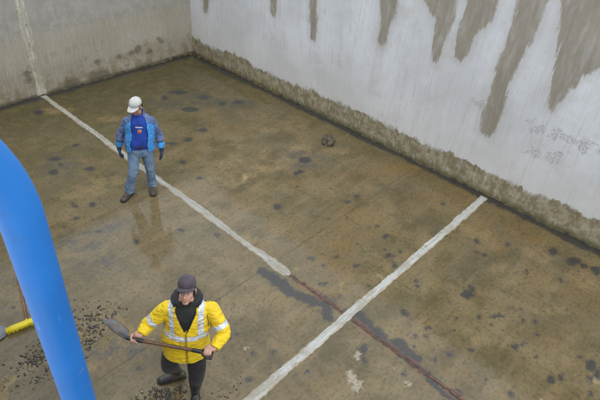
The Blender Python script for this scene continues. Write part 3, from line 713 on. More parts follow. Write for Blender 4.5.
def quads(x0, x1, y0, y1, nx, ny):
    P = [(x0 + (x1 - x0) * i / nx, y0 + (y1 - y0) * j / ny) for i in range(nx + 1) for j in range(ny + 1)]
    F = [tuple(int(k) for k in f) for f in grid_faces(nx + 1, ny + 1)]
    return P, F

# ================================================================== PEOPLE
Z3 = V3(0, 0, 1)
def head_pieces(c, f, u, l):
    A = [l, f, u]
    P = lambda a, b, d: c + l * a + f * b + u * d
    pc = [ellipsoid(P(0, -0.012, 0.035), (0.076, 0.096, 0.098), A, 18, 14),
          ellipsoid(P(0, 0.030, -0.035), (0.062, 0.066, 0.082), A, 16, 12),
          ellipsoid(P(0, 0.066, -0.094), (0.030, 0.026, 0.022), A),
          ellipsoid(P(0, 0.078, 0.020), (0.050, 0.016, 0.014), A),
          limb([P(0, 0.092, 0.012), P(0, 0.106, -0.016), P(0, 0.112, -0.034)], [0.009, 0.011, 0.014]),
          ellipsoid(P(0.013, 0.099, -0.036), (0.009, 0.010, 0.008), A), ellipsoid(P(-0.013, 0.099, -0.036), (0.009, 0.010, 0.008), A),
          ellipsoid(P(0, 0.090, -0.062), (0.022, 0.010, 0.006), A), ellipsoid(P(0, 0.088, -0.073), (0.019, 0.010, 0.006), A)]
    for s in (-1, 1):
        pc += [ellipsoid(P(0.042 * s, 0.058, -0.026), (0.020, 0.022, 0.026), A),
               ellipsoid(P(0.080 * s, -0.006, -0.008), (0.010, 0.020, 0.032), A),
               ellipsoid(P(0.050 * s, 0.022, -0.074), (0.020, 0.040, 0.026), A)]
    return pc, P
def face_parts(P, f, u, l, parent, skin_lip, mat_eye, mat_hair, mat_white):
    A = [l, f, u]
    for s in (-1, 1):
        e = link('eye', *ellipsoid(P(0.031 * s, 0.084, -0.001), (0.013, 0.006, 0.0065), A), mat_white, parent)
        link('iris', *ellipsoid(P(0.031 * s, 0.088, -0.001), (0.0055, 0.003, 0.0055), A), mat_eye, e)
        link('eyebrow', *limb([P(0.016 * s, 0.094, 0.019), P(0.034 * s, 0.090, 0.024), P(0.052 * s, 0.076, 0.019)], [0.0025, 0.003, 0.002]), mat_hair, parent)
    link('lips', *limb([P(-0.020, 0.094, -0.067), P(0, 0.1015, -0.066), P(0.020, 0.094, -0.067)], [0.003, 0.006, 0.003]), skin_lip, parent)
def hair_pieces(P, f, u, l):
    A = [l, f, u]
    return [ellipsoid(P(0, -0.020, 0.034), (0.081, 0.094, 0.096), A, 18, 12),
            limb([P(0.074, 0.03, 0.02), P(0.078, 0.012, -0.01), P(0.074, 0.006, -0.03)], [0.008, 0.009, 0.006]),
            limb([P(-0.074, 0.03, 0.02), P(-0.078, 0.012, -0.01), P(-0.074, 0.006, -0.03)], [0.008, 0.009, 0.006]),
            ellipsoid(P(0, -0.075, -0.03), (0.060, 0.030, 0.045), A)]
def make_cap(P, f, u, l, parent, mat, matd, brim_len=0.075, droop=0.010, tilt=0.0, lift=0.004):
    "crown with six panels, visor, button"
    n, mr = 36, 12; V = []; F = []
    c = P(0, -0.010, 0.048 + lift)
    for i in range(mr + 1):
        th = (math.pi / 2) * i / mr * 1.06
        for k in range(n):
            w = 2 * math.pi * k / n
            seam = 1 - 0.010 * abs(math.cos(3 * w)) ** 14
            sq = math.sin(min(th, math.pi / 2)) ** 0.86 * seam
            dz = 0.086 * math.cos(th) ** 0.85 if th < math.pi / 2 else -0.086 * (th - math.pi / 2)
            front = 1 + 0.06 * max(0, math.cos(w)) * math.sin(th)
            V.append(c + f * (0.102 * sq * math.cos(w) * front) + l * (0.087 * sq * math.sin(w)) + u * dz)
    for i in range(mr):
        for k in range(n): F.append((i * n + k, (i + 1) * n + k, (i + 1) * n + (k + 1) % n, i * n + (k + 1) % n))
    cp = link('cap', V, F, mat, parent)
    s_ = cp.modifiers.new('t', 'SOLIDIFY'); s_.thickness = 0.003; s_.offset = -1
    V = []; F = []; na, nb = 21, 7
    for i in range(na):
        w = -1.18 + 2.36 * i / (na - 1)
        for j in range(nb):
            t = j / (nb - 1)
            r0f, r0l = 0.108 * math.cos(w), 0.089 * math.sin(w)
            ln = brim_len * (max(0.0, 1 - abs(w / 1.18) ** 2.6)) ** 0.6
            V.append(c + f * (r0f + t * ln) + l * (r0l * (1 + 0.02 * t)) + u * (-0.008 - t * ln * (0.16 + tilt) - droop * (abs(r0l) / 0.08) ** 2 * (0.6 + t)))
    F = [tuple(int(q) for q in a) for a in grid_faces(na, nb)]
    b = link('brim', V, F, matd, cp); s_ = b.modifiers.new('t', 'SOLIDIFY'); s_.thickness = 0.005; s_.offset = 0
    link('button', *ellipsoid(c + u * 0.086, (0.008, 0.008, 0.004), [l, f, u]), mat, cp)
    return cp
def boot_pieces(an, toe, ankle_h, shaft_top, r_sh, wide=0.048, length=0.29):
    "foot from ankle position and heading, with shaft to shaft_top"
    d = nrm(V3(toe[0] - an[0], toe[1] - an[1], 0)); s = np.cross(d, Z3)
    g = V3(an[0], an[1], 0.0)
    keys = [(-0.075, 0.030, 0.034, 0.040), (-0.060, 0.040, 0.046, 0.050), (-0.02, 0.044, 0.055, 0.056), (0.04, 0.046, 0.055, 0.053), (0.10, 0.050, 0.044, 0.042), (0.155, 0.052, 0.036, 0.034), (0.195, 0.044, 0.030, 0.028), (0.218, 0.026, 0.022, 0.022)]
    k_ = length / 0.29
    V = []; F = []; n = 18
    for (t, w, hh, zc) in keys:
        for k in range(n):
            a = 2 * math.pi * k / n; x = math.cos(a); z = math.sin(a)
            zz = zc + hh * z; zz = max(zz, 0.002)
            V.append(g + d * t * k_ + s * w * math.copysign(abs(x) ** 0.8, x) * wide / 0.048 + Z3 * zz)
    for i in range(len(keys) - 1):
        for k in range(n): F.append((i * n + k, i * n + (k + 1) % n, (i + 1) * n + (k + 1) % n, (i + 1) * n + k))
    F.append(tuple(reversed(range(n)))); F.append(tuple(range((len(keys) - 1) * n, len(keys) * n)))
    sh = limb([g + Z3 * 0.07 - d * 0.012, np.asarray(an) + Z3 * 0.02, shaft_top], [0.05, 0.05, r_sh], sub=4, ends=False)
    return [(V, F), sh]
def sole(an, toe, length=0.29):
    d = nrm(V3(toe[0] - an[0], toe[1] - an[1], 0)); s = np.cross(d, Z3); g = V3(an[0], an[1], 0.0); k_ = length / 0.29
    out = [(-0.088, 0.020), (-0.078, 0.038), (-0.04, 0.046), (0.03, 0.044), (0.10, 0.054), (0.16, 0.056), (0.20, 0.046), (0.226, 0.022)]
    ring = [g + d * t * k_ + s * w for t, w in out] + [g + d * t * k_ - s * w for t, w in reversed(out)]
    n = len(ring); V = [r + Z3 * 0.003 for r in ring] + [r + Z3 * 0.024 for r in ring]
    F = [tuple(reversed(range(n))), tuple(range(n, 2 * n))] + [(k, (k + 1) % n, n + (k + 1) % n, n + k) for k in range(n)]
    return V, F
def grip_hand(C, A, W, r=0.016, side=1, fr=0.0088, grow=0.0):
    "closed hand: C point on the bar, A bar axis towards the thumb side, W wrist"
    A = nrm(A); w = np.asarray(W) - C; w = nrm(w - A * (w @ A)); q = np.cross(A, w) * side
    fr = fr + grow; R = r + fr * 0.95
    pc = []
    for k, (o_, sc_, ex) in enumerate(((0.030, 1.0, 1.0), (0.010, 1.05, 1.08), (-0.010, 1.0, 1.03), (-0.029, 0.85, 0.9))):
        pts = []
        for a in np.linspace(0.25, 4.3 * ex, 9):
            pts.append(C + A * o_ + (w * math.cos(a) + q * math.sin(a)) * (R + (0.012 if a < 0.8 else 0.003 if a < 1.6 else 0)))
        pc.append(limb(pts, [fr * 1.1 * sc_] * 5 + [fr * sc_] * 4, n=10, sub=2))
    pc.append(ellipsoid(C + w * (R + 0.020) + q * 0.006, (0.042 + grow, 0.018 + grow, 0.034 + grow), [A, q, w], 16, 12))
    th = []
    for a in np.linspace(-0.3, -2.3, 6): th.append(C + A * (0.040 + 0.006 * a) + (w * math.cos(a) + q * math.sin(a)) * (R + 0.004 + (0.014 if a > -0.5 else 0)))
    pc.append(limb(th, [fr * 1.5, fr * 1.4, fr * 1.25, fr * 1.2, fr * 1.15, fr], n=10, sub=2))
    pc.append(limb([C + w * (R + 0.030), np.asarray(W)], [(0.032 + grow, 0.026 + grow), (0.030 + grow, 0.025 + grow)], n=12))
    return pc
def loose_hand(W, d, l, f, grow=0.0, thumb=1):
    "relaxed hand hanging from wrist W along d; l: knuckle row axis; f: palm facing axis"
    d, l, f = nrm(d), nrm(l), nrm(f); fr = 0.0088 + grow
    pc = [ellipsoid(W + d * 0.055, (0.042 + grow, 0.018 + grow, 0.058 + grow), [l, f, d], 16, 12), limb([W - d * 0.03, W + d * 0.03], [0.030 + grow, 0.032 + grow])]
    for o_, ln in ((0.031, 0.070), (0.0105, 0.080), (-0.0105, 0.075), (-0.030, 0.058)):
        b = W + d * 0.095 + l * o_ * thumb
        pts = [b - d * 0.02, b, b + d * ln * 0.45 + f * 0.008, b + d * ln * 0.78 + f * 0.024, b + d * ln * 0.92 + f * 0.042]
        pc.append(limb(pts, [fr * 1.1, fr * 1.1, fr, fr * 0.95, fr * 0.85], n=10, sub=2))
    b = W + d * 0.03 + l * 0.030 * thumb
    pc.append(limb([b, b + d * 0.03 + l * 0.018 * thumb + f * 0.012, b + d * 0.058 + l * 0.022 * thumb + f * 0.024, b + d * 0.080 + l * 0.018 * thumb + f * 0.030], [fr * 1.5, fr * 1.35, fr * 1.15, fr * 0.95], n=10, sub=2))
    return pc

M_SKIN = None
def mat_skin(name, col):
    t = NT(name); n1 = t.noise(25, 4)
    t.set(col=t.mix(t.rng(n1, 0.35, 0.65), tuple(v * 0.86 for v in col), tuple(v * 1.1 for v in col)), rough=0.5, spec=0.4)
    t.b.inputs['Subsurface Weight'].default_value = 0.12; t.b.inputs['Subsurface Radius'].default_value = (0.01, 0.004, 0.002)
    t.bump(t.noise(180, 3), 0.15, 0.002)
    return t.m
SKIN1 = mat_skin('skin', (0.40, 0.215, 0.145)); SKIN2 = mat_skin('skin', (0.46, 0.26, 0.19))
LIP = plain('lip', (0.36, 0.15, 0.12), 0.45); EYE = plain('iris', (0.02, 0.013, 0.01), 0.2); EYEW = plain('eyeball', (0.55, 0.52, 0.48), 0.3)
HAIR = plain('dark_hair', (0.022, 0.018, 0.015), 0.6, 0, 0.4, 120, 0.8)

def body_pieces(J, Lx, Fx, head, hands, girth=1.0):
    hc, hf, hu, hl = head
    pc, P = head_pieces(hc, hf, hu, hl)
    pel, chest, neck = J['pel'], J['chest'], J['neck']
    rg = rings_interp([(pel - Z3 * 0.08, Lx, Fx, 0.13, 0.095), (pel, Lx, Fx, 0.155, 0.105), (pel * 0.6 + chest * 0.4, Lx, Fx, 0.135, 0.095), (chest, Lx, Fx, 0.16, 0.105),
                       (chest * 0.3 + neck * 0.7, Lx, Fx, 0.15, 0.085), (neck, Lx, Fx, 0.07, 0.06)], 4)
    pc.append(loft_solid(rg))
    pc.append(limb([neck - Z3 * 0.04, neck * 0.5 + hc * 0.5 - hf * 0.012, hc - hu * 0.03 - hf * 0.01], [0.060, 0.055, 0.056]))
    for s in 'RL':
        pc.append(limb([J['sh' + s], J['el' + s], J['wr' + s]], [0.052, 0.040, 0.027]))
        pc.append(limb([J['hip' + s], J['kn' + s], J['an' + s]], [0.080, 0.055, 0.036]))
        a, t_ = J['an' + s], J['to' + s]; d = nrm(V3(t_[0] - a[0], t_[1] - a[1], 0))
        pc.append(limb([V3(a[0], a[1], 0.05) - d * 0.03, V3(a[0], a[1], 0.045) + d * 0.09, V3(a[0], a[1], 0.035) + d * 0.15], [0.034, 0.032, 0.022]))
    for h in hands: pc += h
    return pc, P

# ------------------------------------------------------------------ man in the blue and grey jacket
def man_blue():
    root = empty('person', (3.55, 6.38, 0)); tag(root, 'man in open blue and grey jacket, jeans and white cap, walking and looking down', 'person')
    Fx = nrm(V3(-0.60, -0.80, 0)); Lx = V3(-Fx[1], Fx[0], 0)
    J = {k: V3(*v) for k, v in dict(pel=(3.56, 6.30, .90), chest=(3.60, 6.30, 1.22), neck=(3.615, 6.325, 1.45),
        shR=(3.490, 6.413, 1.355), shL=(3.742, 6.220, 1.355), elR=(3.385, 6.52, 1.10), elL=(3.825, 6.155, 1.10), wrR=(3.325, 6.515, .88), wrL=(3.80, 6.085, .865),
        hipR=(3.485, 6.355, .88), hipL=(3.635, 6.245, .88), knR=(3.40, 6.33, .49), knL=(3.665, 6.265, .49), anR=(3.345, 6.45, .10), anL=(3.715, 6.352, .10),
        toR=(3.20, 6.385, .03), toL=(3.63, 6.20, .03)).items()}
    hf = nrm(Fx * 0.80 + V3(-0.68, 0.73, 0) * 0.42 - Z3 * 0.22); hl = nrm(np.cross(Z3, hf)) * 1.0
    hl = nrm(np.cross(hf, Z3)) * -1; hu = nrm(np.cross(hl, hf))
    if hu[2] < 0: hu = -hu
    hc = J['neck'] + V3(-0.035, -0.03, 0.145)
    dR = nrm(V3(0.0, -0.03, -1)); dL = nrm(V3(-0.05, -0.05, -1))
    handR = loose_hand(J['wrR'], dR, Fx, Lx, 0, 1); handL = loose_hand(J['wrL'], dL, Fx, -Lx, 0, 1)
    pc, P = body_pieces(J, Lx, Fx, (hc, hf, hu, hl), [handR, handL])
    body = fuse('body', pc, 0.0055, SKIN1, root, 2)
    face_parts(P, hf, hu, hl, root, LIP, EYE, HAIR, EYEW)
    fuse('hair', hair_pieces(P, hf, hu, hl), 0.006, HAIR, root, 2)
    capw = fabric('white_cap_cloth', (0.44, 0.44, 0.41), 0.12, 12, 0.8, 0.25)
    make_cap(P, hf, hu, hl, root, capw, capw, 0.078, 0.012, 0.10)
    # t-shirt
    shirt_m = fabric('blue_shirt_cloth', (0.012, 0.045, 0.270), 0.25, 10, 0.8, 0.4)
    rg = rings_interp([(J['pel'] + Z3 * 0.015, Lx, Fx, 0.175, 0.130), (J['pel'] + Z3 * 0.12 + Fx * 0.01, Lx, Fx, 0.170, 0.135), (J['chest'], Lx, Fx, 0.178, 0.128),
                       (J['chest'] + Z3 * 0.13, Lx, Fx, 0.175, 0.108), (J['neck'] - Z3 * 0.03, Lx, Fx, 0.11, 0.085), (J['neck'] + Z3 * 0.01 + Fx * 0.01, Lx, Fx, 0.066, 0.064)], 5)
    shirt = fuse('t_shirt', [loft_solid(rg)], 0.007, shirt_m, root, 3, folds(0.005, 5))
    white = plain('white_print', (0.62, 0.64, 0.68), 0.6)
    ch = J['chest'] + Fx * 0.12
    for (x0, x1, y0, y1) in [(-0.048, -0.030, 0.068, 0.088), (-0.024, -0.006, 0.066, 0.084), (0.0, 0.016, 0.066, 0.083), (0.022, 0.040, 0.066, 0.083), (0.045, 0.055, 0.066, 0.080)]:
        p, f = quads(x0, x1, y0, y1, 2, 2); decal('print_mark', shirt, ch, Lx, Z3, p, f, 0.003, white, root)
    def shield(x0, w, y0, h, name, mat, off):
        pts = []; nx, ny = 6, 6
        for i in range(nx + 1):
            a = -1 + 2 * i / nx; low = y0 - h * (0.55 + 0.45 * math.sqrt(max(0, 1 - a * a * 0.9)))
            for j in range(ny + 1): pts.append((x0 + a * w, y0 + (low - y0) * j / ny))
        return decal(name, shirt, ch, Lx, Z3, pts, [tuple(int(q) for q in a) for a in grid_faces(nx + 1, ny + 1)], off, mat, root)
    cr = shield(0.004, 0.026, 0.040, 0.056, 'crest', plain('crest_gold', (0.62, 0.30, 0.05), 0.6), 0.003)
    for (x0, w, y0, h, col, nm) in ((-0.008, 0.009, 0.035, 0.018, (0.50, 0.05, 0.04), 'crest_field'), (0.016, 0.009, 0.035, 0.018, (0.60, 0.42, 0.05), 'crest_field'), (0.004, 0.016, 0.012, 0.024, (0.30, 0.03, 0.08), 'crest_field')):
        pts, f = quads(x0 - w, x0 + w, y0 - h, y0, 3, 3)
        decal(nm, shirt, ch, Lx, Z3, pts, f, 0.0055, plain('crest_colour', col, 0.6), cr)
    # jacket
    grey = fabric('grey_jacket_cloth', (0.082, 0.122, 0.235), 0.25, 8, 0.75, 0.45)
    blue = fabric('sky_blue_jacket_cloth', (0.045, 0.240, 0.560), 0.18, 8, 0.7, 0.4)
    navy = fabric('navy_lining', (0.022, 0.024, 0.040), 0.2, 8, 0.8, 0.3)
    keys = [(J['pel'] - Z3 * 0.015 - Fx * 0.005, Lx, Fx, 0.232, 0.172, 0.62), (J['pel'] + Z3 * 0.10, Lx, Fx, 0.228, 0.170, 0.60), (J['chest'] - Z3 * 0.06, Lx, Fx, 0.222, 0.165, 0.58),
            (J['chest'] + Z3 * 0.06, Lx, Fx, 0.220, 0.152, 0.56), (J['chest'] + Z3 * 0.145 - Fx * 0.005, Lx, Fx, 0.205, 0.130, 0.60), (J['neck'] - Z3 * 0.025 - Fx * 0.005, Lx, Fx, 0.130, 0.105, 0.75),
            (J['neck'] + Z3 * 0.005 - Fx * 0.005, Lx, Fx, 0.098, 0.095, 0.80), (J['neck'] + Z3 * 0.055 - Fx * 0.01, Lx, Fx, 0.096, 0.096, 0.95)]
    pcs = [loft_c(rings_interp(keys, 5), 48, 0.017)]
    for s, sg in (('R', -1), ('L', 1)):
        a, b, c = J['sh' + s], J['el' + s], J['wr' + s]
        pcs.append(limb([a - Lx * sg * 0.05 - Z3 * 0.015, a + Lx * sg * 0.015 - Z3 * 0.02, a * 0.5 + b * 0.5, b, b * 0.5 + c * 0.5, c * 0.9 + b * 0.1], [0.062, 0.070, 0.065, 0.062, 0.060, 0.052], n=18, sub=4, ends=False))
    def zone(c):
        lat = (c - J['chest']) @ Lx; fr = (c - (J['chest'])) @ Fx; z = c[:, 2]
        idx = np.zeros(len(c), int)
        up = 1.31 + 0.10 * np.clip(np.abs(lat) - 0.08, 0, 1) * -3
        idx[(np.abs(lat) < 0.215) & (fr > -0.01) & (z < 1.39 - 0.9 * np.clip(np.abs(lat) - 0.11, 0, 1))] = 1
        ctr = np.sqrt((lat / 0.205) ** 2 + (fr / 0.150) ** 2)
        for s in 'RL':
            w, e = J['wr' + s], J['el' + s]; d = nrm(w - e); t = (c - e) @ d; r = np.linalg.norm((c - e) - t[:, None] * d, axis=1); Ln = np.linalg.norm(w - e)
            sgn = 1 if s == 'L' else -1
            idx[(r < 0.085) & (t > -0.30) & (t < Ln * 0.5) & (lat * sgn > 0.19)] = 0
            idx[(r < 0.11) & (t > Ln * 0.50)] = 1
            idx[(r < 0.11) & (t > Ln * 0.42) & (t < Ln * 0.50)] = 2
        inner = (np.sqrt((lat / 0.213) ** 2 + (fr / 0.152) ** 2) < 0.985) & (z > 0.86) & (z < 1.40) & (np.abs(lat) < 0.19) & (ctr < 0.965)
        idx[inner & (z < 1.30)] = 2
        # narrow dark zip edge on his right-hand panel
        idx[(lat < -0.055) & (lat > -0.105) & (fr > 0.04) & (z > 0.86) & (z < 1.40)] = 2
        return idx
    jk = fuse('jacket', pcs, 0.0065, [grey, blue, navy], root, 2, lambda co: folds(0.010, 21, (20, 20, 16))(co) - 0.009 * np.clip(1 - np.abs(n3(co, (12, 12, 24), 29)) * 8, 0, 1), zone)
    # jeans
    jean = NT('faded_denim'); n1 = jean.noise(6, 5); n2 = jean.noise(40, 4)
    c = jean.mix(jean.rng(n1, 0.35, 0.65), (0.085, 0.150, 0.250), (0.165, 0.245, 0.345)); c = jean.mix(jean.rng(n2, 0.5, 0.7, 0, 0.4), c, (0.24, 0.30, 0.36))
    jean.set(col=c, rough=0.85); jean.bump(jean.math('ADD', n2, jean.noise(300, 2)), 0.4, 0.004)
    pcs = [loft_solid(rings_interp([(J['pel'] - Z3 * 0.11, Lx, Fx, 0.165, 0.115), (J['pel'] - Z3 * 0.02, Lx, Fx, 0.180, 0.130), (J['pel'] + Z3 * 0.08, Lx, Fx, 0.168, 0.125)], 4))]
    for s in 'RL':
        h, k, a = J['hip' + s], J['kn' + s], J['an' + s]
        pcs.append(limb([h, h * 0.5 + k * 0.5, k, k * 0.5 + a * 0.5, a * 0.86 + k * 0.14, a - Z3 * 0.035], [0.100, 0.092, 0.076, 0.072, 0.072, 0.076], n=18, sub=5, ends=False))
    def dj(co):
        low = np.clip((0.36 - co[:, 2]) / 0.25, 0, 1) + np.clip(1 - np.abs(co[:, 2] - 0.5) / 0.12, 0, 1) * 0.6
        return folds(0.005, 33)(co) + low * 0.012 * n3(co, (12, 12, 42), 44) * 2
    fuse('jeans', pcs, 0.0065, jean.m, root, 3, dj, zmin=0.02)
    belt = plain('belt_leather', (0.03, 0.02, 0.015), 0.5)
    v, f = loft_c(rings_interp([(J['pel'] + Z3 * 0.055, Lx, Fx, 0.184, 0.141, 0.01), (J['pel'] + Z3 * 0.085, Lx, Fx, 0.184, 0.141, 0.01)], 2), 40, 0.008); link('belt', v, f, belt, root)
    bootm = fabric('brown_boot_leather', (0.058, 0.046, 0.036), 0.3, 14, 0.55, 0.5); solem = plain('boot_sole', (0.022, 0.020, 0.018), 0.6)
    for s in 'RL':
        b = fuse('boot', boot_pieces(J['an' + s], J['to' + s], 0.1, J['an' + s] * 0.85 + J['kn' + s] * 0.15, 0.054), 0.006, bootm, root, 2, folds(0.002, 61), zmin=0.006)
        v, f = sole(J['an' + s], J['to' + s]); link('sole', v, f, solem, b, smooth=False)
    glm = fabric('navy_glove', (0.022, 0.032, 0.062), 0.3, 18, 0.7, 0.5)
    for s, hd, fp_, tl in (('R', dR, Lx, 1), ('L', dL, -Lx, 1)):
        fuse('glove', loose_hand(J['wr' + s], hd, Fx, fp_, 0.004, tl), 0.0045, glm, root, 2)
    return root
man_blue()

# ------------------------------------------------------------------ man in the yellow jacket with the shovel
SH_L = V3(*fp(208, 353, 1.07)); SH_R = V3(*fp(135, 340, 1.11)); SH_B = V3(*fp(127, 338.3, 1.117)); SH_T = V3(*fp(101.5, 321, 1.285))
def man_yellow():
    root = empty('person', (1.84, 2.95, 0)); tag(root, 'man in yellow reflective jacket, dark cap and rubber boots holding a shovel', 'person')
    Fx = nrm(V3(-0.72, -0.69, 0)); Lx = V3(-Fx[1], Fx[0], 0)
    J = {k: V3(*v) for k, v in dict(pel=(1.835, 2.87, .92), chest=(1.885, 2.86, 1.22), neck=(1.885, 2.86, 1.46),
        shR=(1.765, 2.98, 1.368), shL=(2.032, 2.727, 1.365), elR=(1.585, 3.095, 1.16), elL=(2.055, 2.53, 1.14), wrR=(1.465, 3.055, 1.135), wrL=(1.885, 2.485, 1.085),
        hipR=(1.735, 2.935, .88), hipL=(1.895, 2.785, .88), knR=(1.695, 3.01, .50), knL=(1.85, 2.745, .48), anR=(1.85, 3.12, .10), anL=(1.835, 2.785, .10),
        toR=(1.70, 3.20, .03), toL=(1.77, 2.70, .03)).items()}
    hf = nrm(Fx + V3(0.0, 0.0, 0) + Z3 * 0.46); hl = -nrm(np.cross(hf, Z3)); hu = np.cross(hl, hf)
    if hu[2] < 0: hu = -hu
    hc = J['neck'] + V3(0.0, -0.012, 0.145)
    A = nrm(SH_R - SH_L)
    handR = grip_hand(SH_R, A, J['wrR'], 0.018, 1); handL = grip_hand(SH_L, A, J['wrL'], 0.018, -1)
    pc, P = body_pieces(J, Lx, Fx, (hc, hf, hu, hl), [handR, handL])
    fuse('body', pc, 0.0050, SKIN2, root, 2)
    face_parts(P, hf, hu, hl, root, LIP, EYE, HAIR, EYEW)
    fuse('hair', hair_pieces(P, hf, hu, hl), 0.006, HAIR, root, 2)
    capm = fabric('dark_cap_cloth', (0.060, 0.048, 0.058), 0.2, 14, 0.8, 0.3)
    make_cap(P, hf, hu, hl, root, capm, capm, 0.062, 0.012, -0.06, 0.012)
    # dark hooded sweater
    dark = fabric('dark_hoodie_cloth', (0.024, 0.027, 0.024), 0.25, 10, 0.85, 0.5)
    rg = rings_interp([(J['pel'] + Z3 * 0.0, Lx, Fx, 0.165, 0.120), (J['chest'], Lx, Fx, 0.180, 0.130), (J['chest'] + Z3 * 0.14, Lx, Fx, 0.175, 0.115), (J['neck'] - Z3 * 0.02, Lx, Fx, 0.11, 0.095), (J['neck'] + Z3 * 0.02 + Fx * 0.01, Lx, Fx, 0.072, 0.074)], 5)
    hood = []
    for i in range(17):
        w = -2.75 + 5.5 * i / 16
        hood.append(J['neck'] + Z3 * (0.020 - 0.030 * (1 + math.cos(w)) / 2 * 0.9) - Fx * 0.030 + (-Fx) * 0.100 * math.cos(w) * -1 * -1 + Lx * 0.105 * math.sin(w))
    rads = [0.022 + 0.024 * (1 + math.cos(-2.75 + 5.5 * i / 16)) / 2 + 0.006 for i in range(17)]
    fuse('hoodie', [loft_solid(rg), limb(hood, rads, n=14, sub=2)], 0.007, dark, root, 3, folds(0.007, 71))
    # yellow jacket
    yel = fabric('yellow_jacket_cloth', (0.74, 0.52, 0.012), 0.10, 5, 0.6, 0.5, dirt=(0.50, 0.33, 0.02))
    navy = fabric('navy_jacket_cloth', (0.020, 0.024, 0.042), 0.2, 8, 0.7, 0.4)
    keys = [(J['pel'] - Z3 * 0.145 + Fx * 0.01, Lx, Fx, 0.245, 0.185, 0.012), (J['pel'] - Z3 * 0.05 + Fx * 0.005, Lx, Fx, 0.240, 0.182, 0.012), (J['pel'] + Z3 * 0.10, Lx, Fx, 0.232, 0.176, 0.012),
            (J['chest'] - Z3 * 0.04, Lx, Fx, 0.232, 0.172, 0.02), (J['chest'] + Z3 * 0.05, Lx, Fx, 0.232, 0.165, 0.13), (J['chest'] + Z3 * 0.12 - Fx * 0.005, Lx, Fx, 0.222, 0.150, 0.30), (J['chest'] + Z3 * 0.185 - Fx * 0.005, Lx, Fx, 0.185, 0.128, 0.56),
            (J['neck'] - Z3 * 0.01 - Fx * 0.01, Lx, Fx, 0.140, 0.128, 0.85), (J['neck'] + Z3 * 0.030 - Fx * 0.015, Lx, Fx, 0.158, 0.142, 1.0)]
    pcs = [loft_c(rings_interp(keys, 5), 56, 0.018)]
    for s, sg in (('R', -1), ('L', 1)):
        a, b, c = J['sh' + s], J['el' + s], J['wr' + s]
        pcs.append(limb([a - Lx * sg * 0.05 - Z3 * 0.02, a + Lx * sg * 0.02 - Z3 * 0.02, a * 0.5 + b * 0.5 + Lx * sg * 0.005, b, b * 0.45 + c * 0.55, c * 0.92 + b * 0.08], [0.070, 0.078, 0.073, 0.069, 0.061, 0.048], n=18, sub=4, ends=False))
    def armcoord(c, s):
        a, b = J['sh' + s], J['el' + s]; d = nrm(b - a); t = (c - a) @ d
        return t, np.linalg.norm((c - a) - t[:, None] * d, axis=1), np.linalg.norm(b - a)
    def zone(c):
        lat = (c - J['chest']) @ Lx; fr = (c - J['chest']) @ Fx; z = c[:, 2]
        idx = np.zeros(len(c), int)
        idx[(z > 1.445) & (np.abs(lat) < 0.20) & (fr < 0.10)] = 1           # collar and hood roll
        idx[(z > 1.39) & (fr < -0.045) & (np.abs(lat) < 0.235)] = 1           # dark shoulder yoke behind
        e = np.sqrt((lat / 0.220) ** 2 + (fr / 0.158) ** 2)
        idx[(e < 0.86) & (z > 1.0) & (z < 1.30)] = 1
        v = np.clip((z - 1.20) / 0.20, 0, 1)
        idx[(z > 1.195) & (fr > 0.0) & (np.abs(lat) < 0.018 + 0.082 * v) & (z < 1.42)] = 1      # turned-back facing along the opening
        return idx
    def dy(co):
        return folds(0.009, 83, (16, 16, 14))(co) + 0.008 * n3(co, (9, 9, 36), 88) - 0.008 * np.clip(1 - np.abs(n3(co, (11, 11, 26), 93)) * 9, 0, 1)
    jk = fuse('jacket', pcs, 0.006, [yel, navy], root, 3, dy, zone)
    refl = NT('reflective_tape'); n1 = refl.noise(30, 4)
    refl.set(col=refl.mix(refl.rng(n1, 0.35, 0.65), (0.50, 0.53, 0.56), (0.66, 0.69, 0.72)), rough=0.4, metal=0.15); refl.bump(refl.noise(60, 3), 0.3, 0.004)
    def nav(c):
        t, r, Ln = armcoord(c, 'R'); t2, r2, L2 = armcoord(c, 'L')
        return ((r > 0.105) | (t < 0.03)) & ((r2 > 0.105) | (t2 < 0.03))
    latf = lambda c: (c - J['chest']) @ Lx
    frf = lambda c: (c - J['chest']) @ Fx
    outer = lambda c: np.sqrt((latf(c) / 0.225) ** 2 + (frf(c) / 0.165) ** 2) > 0.94
    peel('reflective_band', jk, lambda c: (np.abs(c[:, 2] - 1.115 - 0.0 * latf(c)) < 0.026) & outer(c) & (np.abs(latf(c)) < 0.24) & (np.abs(latf(c)) > 0.008), 0.003, refl.m, root)
    for sg in (-1, 1):
        peel('shoulder_band', jk, lambda c: (np.abs(latf(c) * sg - 0.135 - 0.06 * np.clip(c[:, 2] - 1.30, 0, 1)) < 0.026) & (c[:, 2] > 1.14) & (frf(c) > -0.03) & (c[:, 2] < 1.47), 0.003, refl.m, root)
    for s in 'RL':
        peel('sleeve_band', jk, lambda c: (np.abs(armcoord(c, s)[0] - armcoord(c, s)[2] * 0.72) < 0.026) & (armcoord(c, s)[1] < 0.125) & (((c - J['chest']) @ Lx) * (1 if s == 'L' else -1) > 0.205), 0.003, refl.m, root)
    zipm = plain('zip_tape', (0.30, 0.22, 0.02), 0.6)
    p, f = quads(-0.010, 0.010, -0.44, -0.02, 2, 24); decal('zip', jk, J['chest'] + Fx * 0.16, Lx, Z3, p, f, 0.004, zipm, root)
    lp, f = quads(0.112, 0.172, 0.045, 0.075, 4, 3)
    badge = decal('badge', jk, J['chest'] + Fx * 0.12, Lx, Z3, lp, f, 0.006, plain('badge_white', (0.62, 0.64, 0.66), 0.5), root)
    for (x0, x1, y0, y1, col) in ((0.115, 0.129, 0.052, 0.069, (0.45, 0.06, 0.04)), (0.134, 0.167, 0.056, 0.064, (0.05, 0.09, 0.30))):
        lp, f = quads(x0, x1, y0, y1, 3, 2); decal('badge_mark', jk, J['chest'] + Fx * 0.12, Lx, Z3, lp, f, 0.009, plain('badge_ink', col, 0.5), badge)
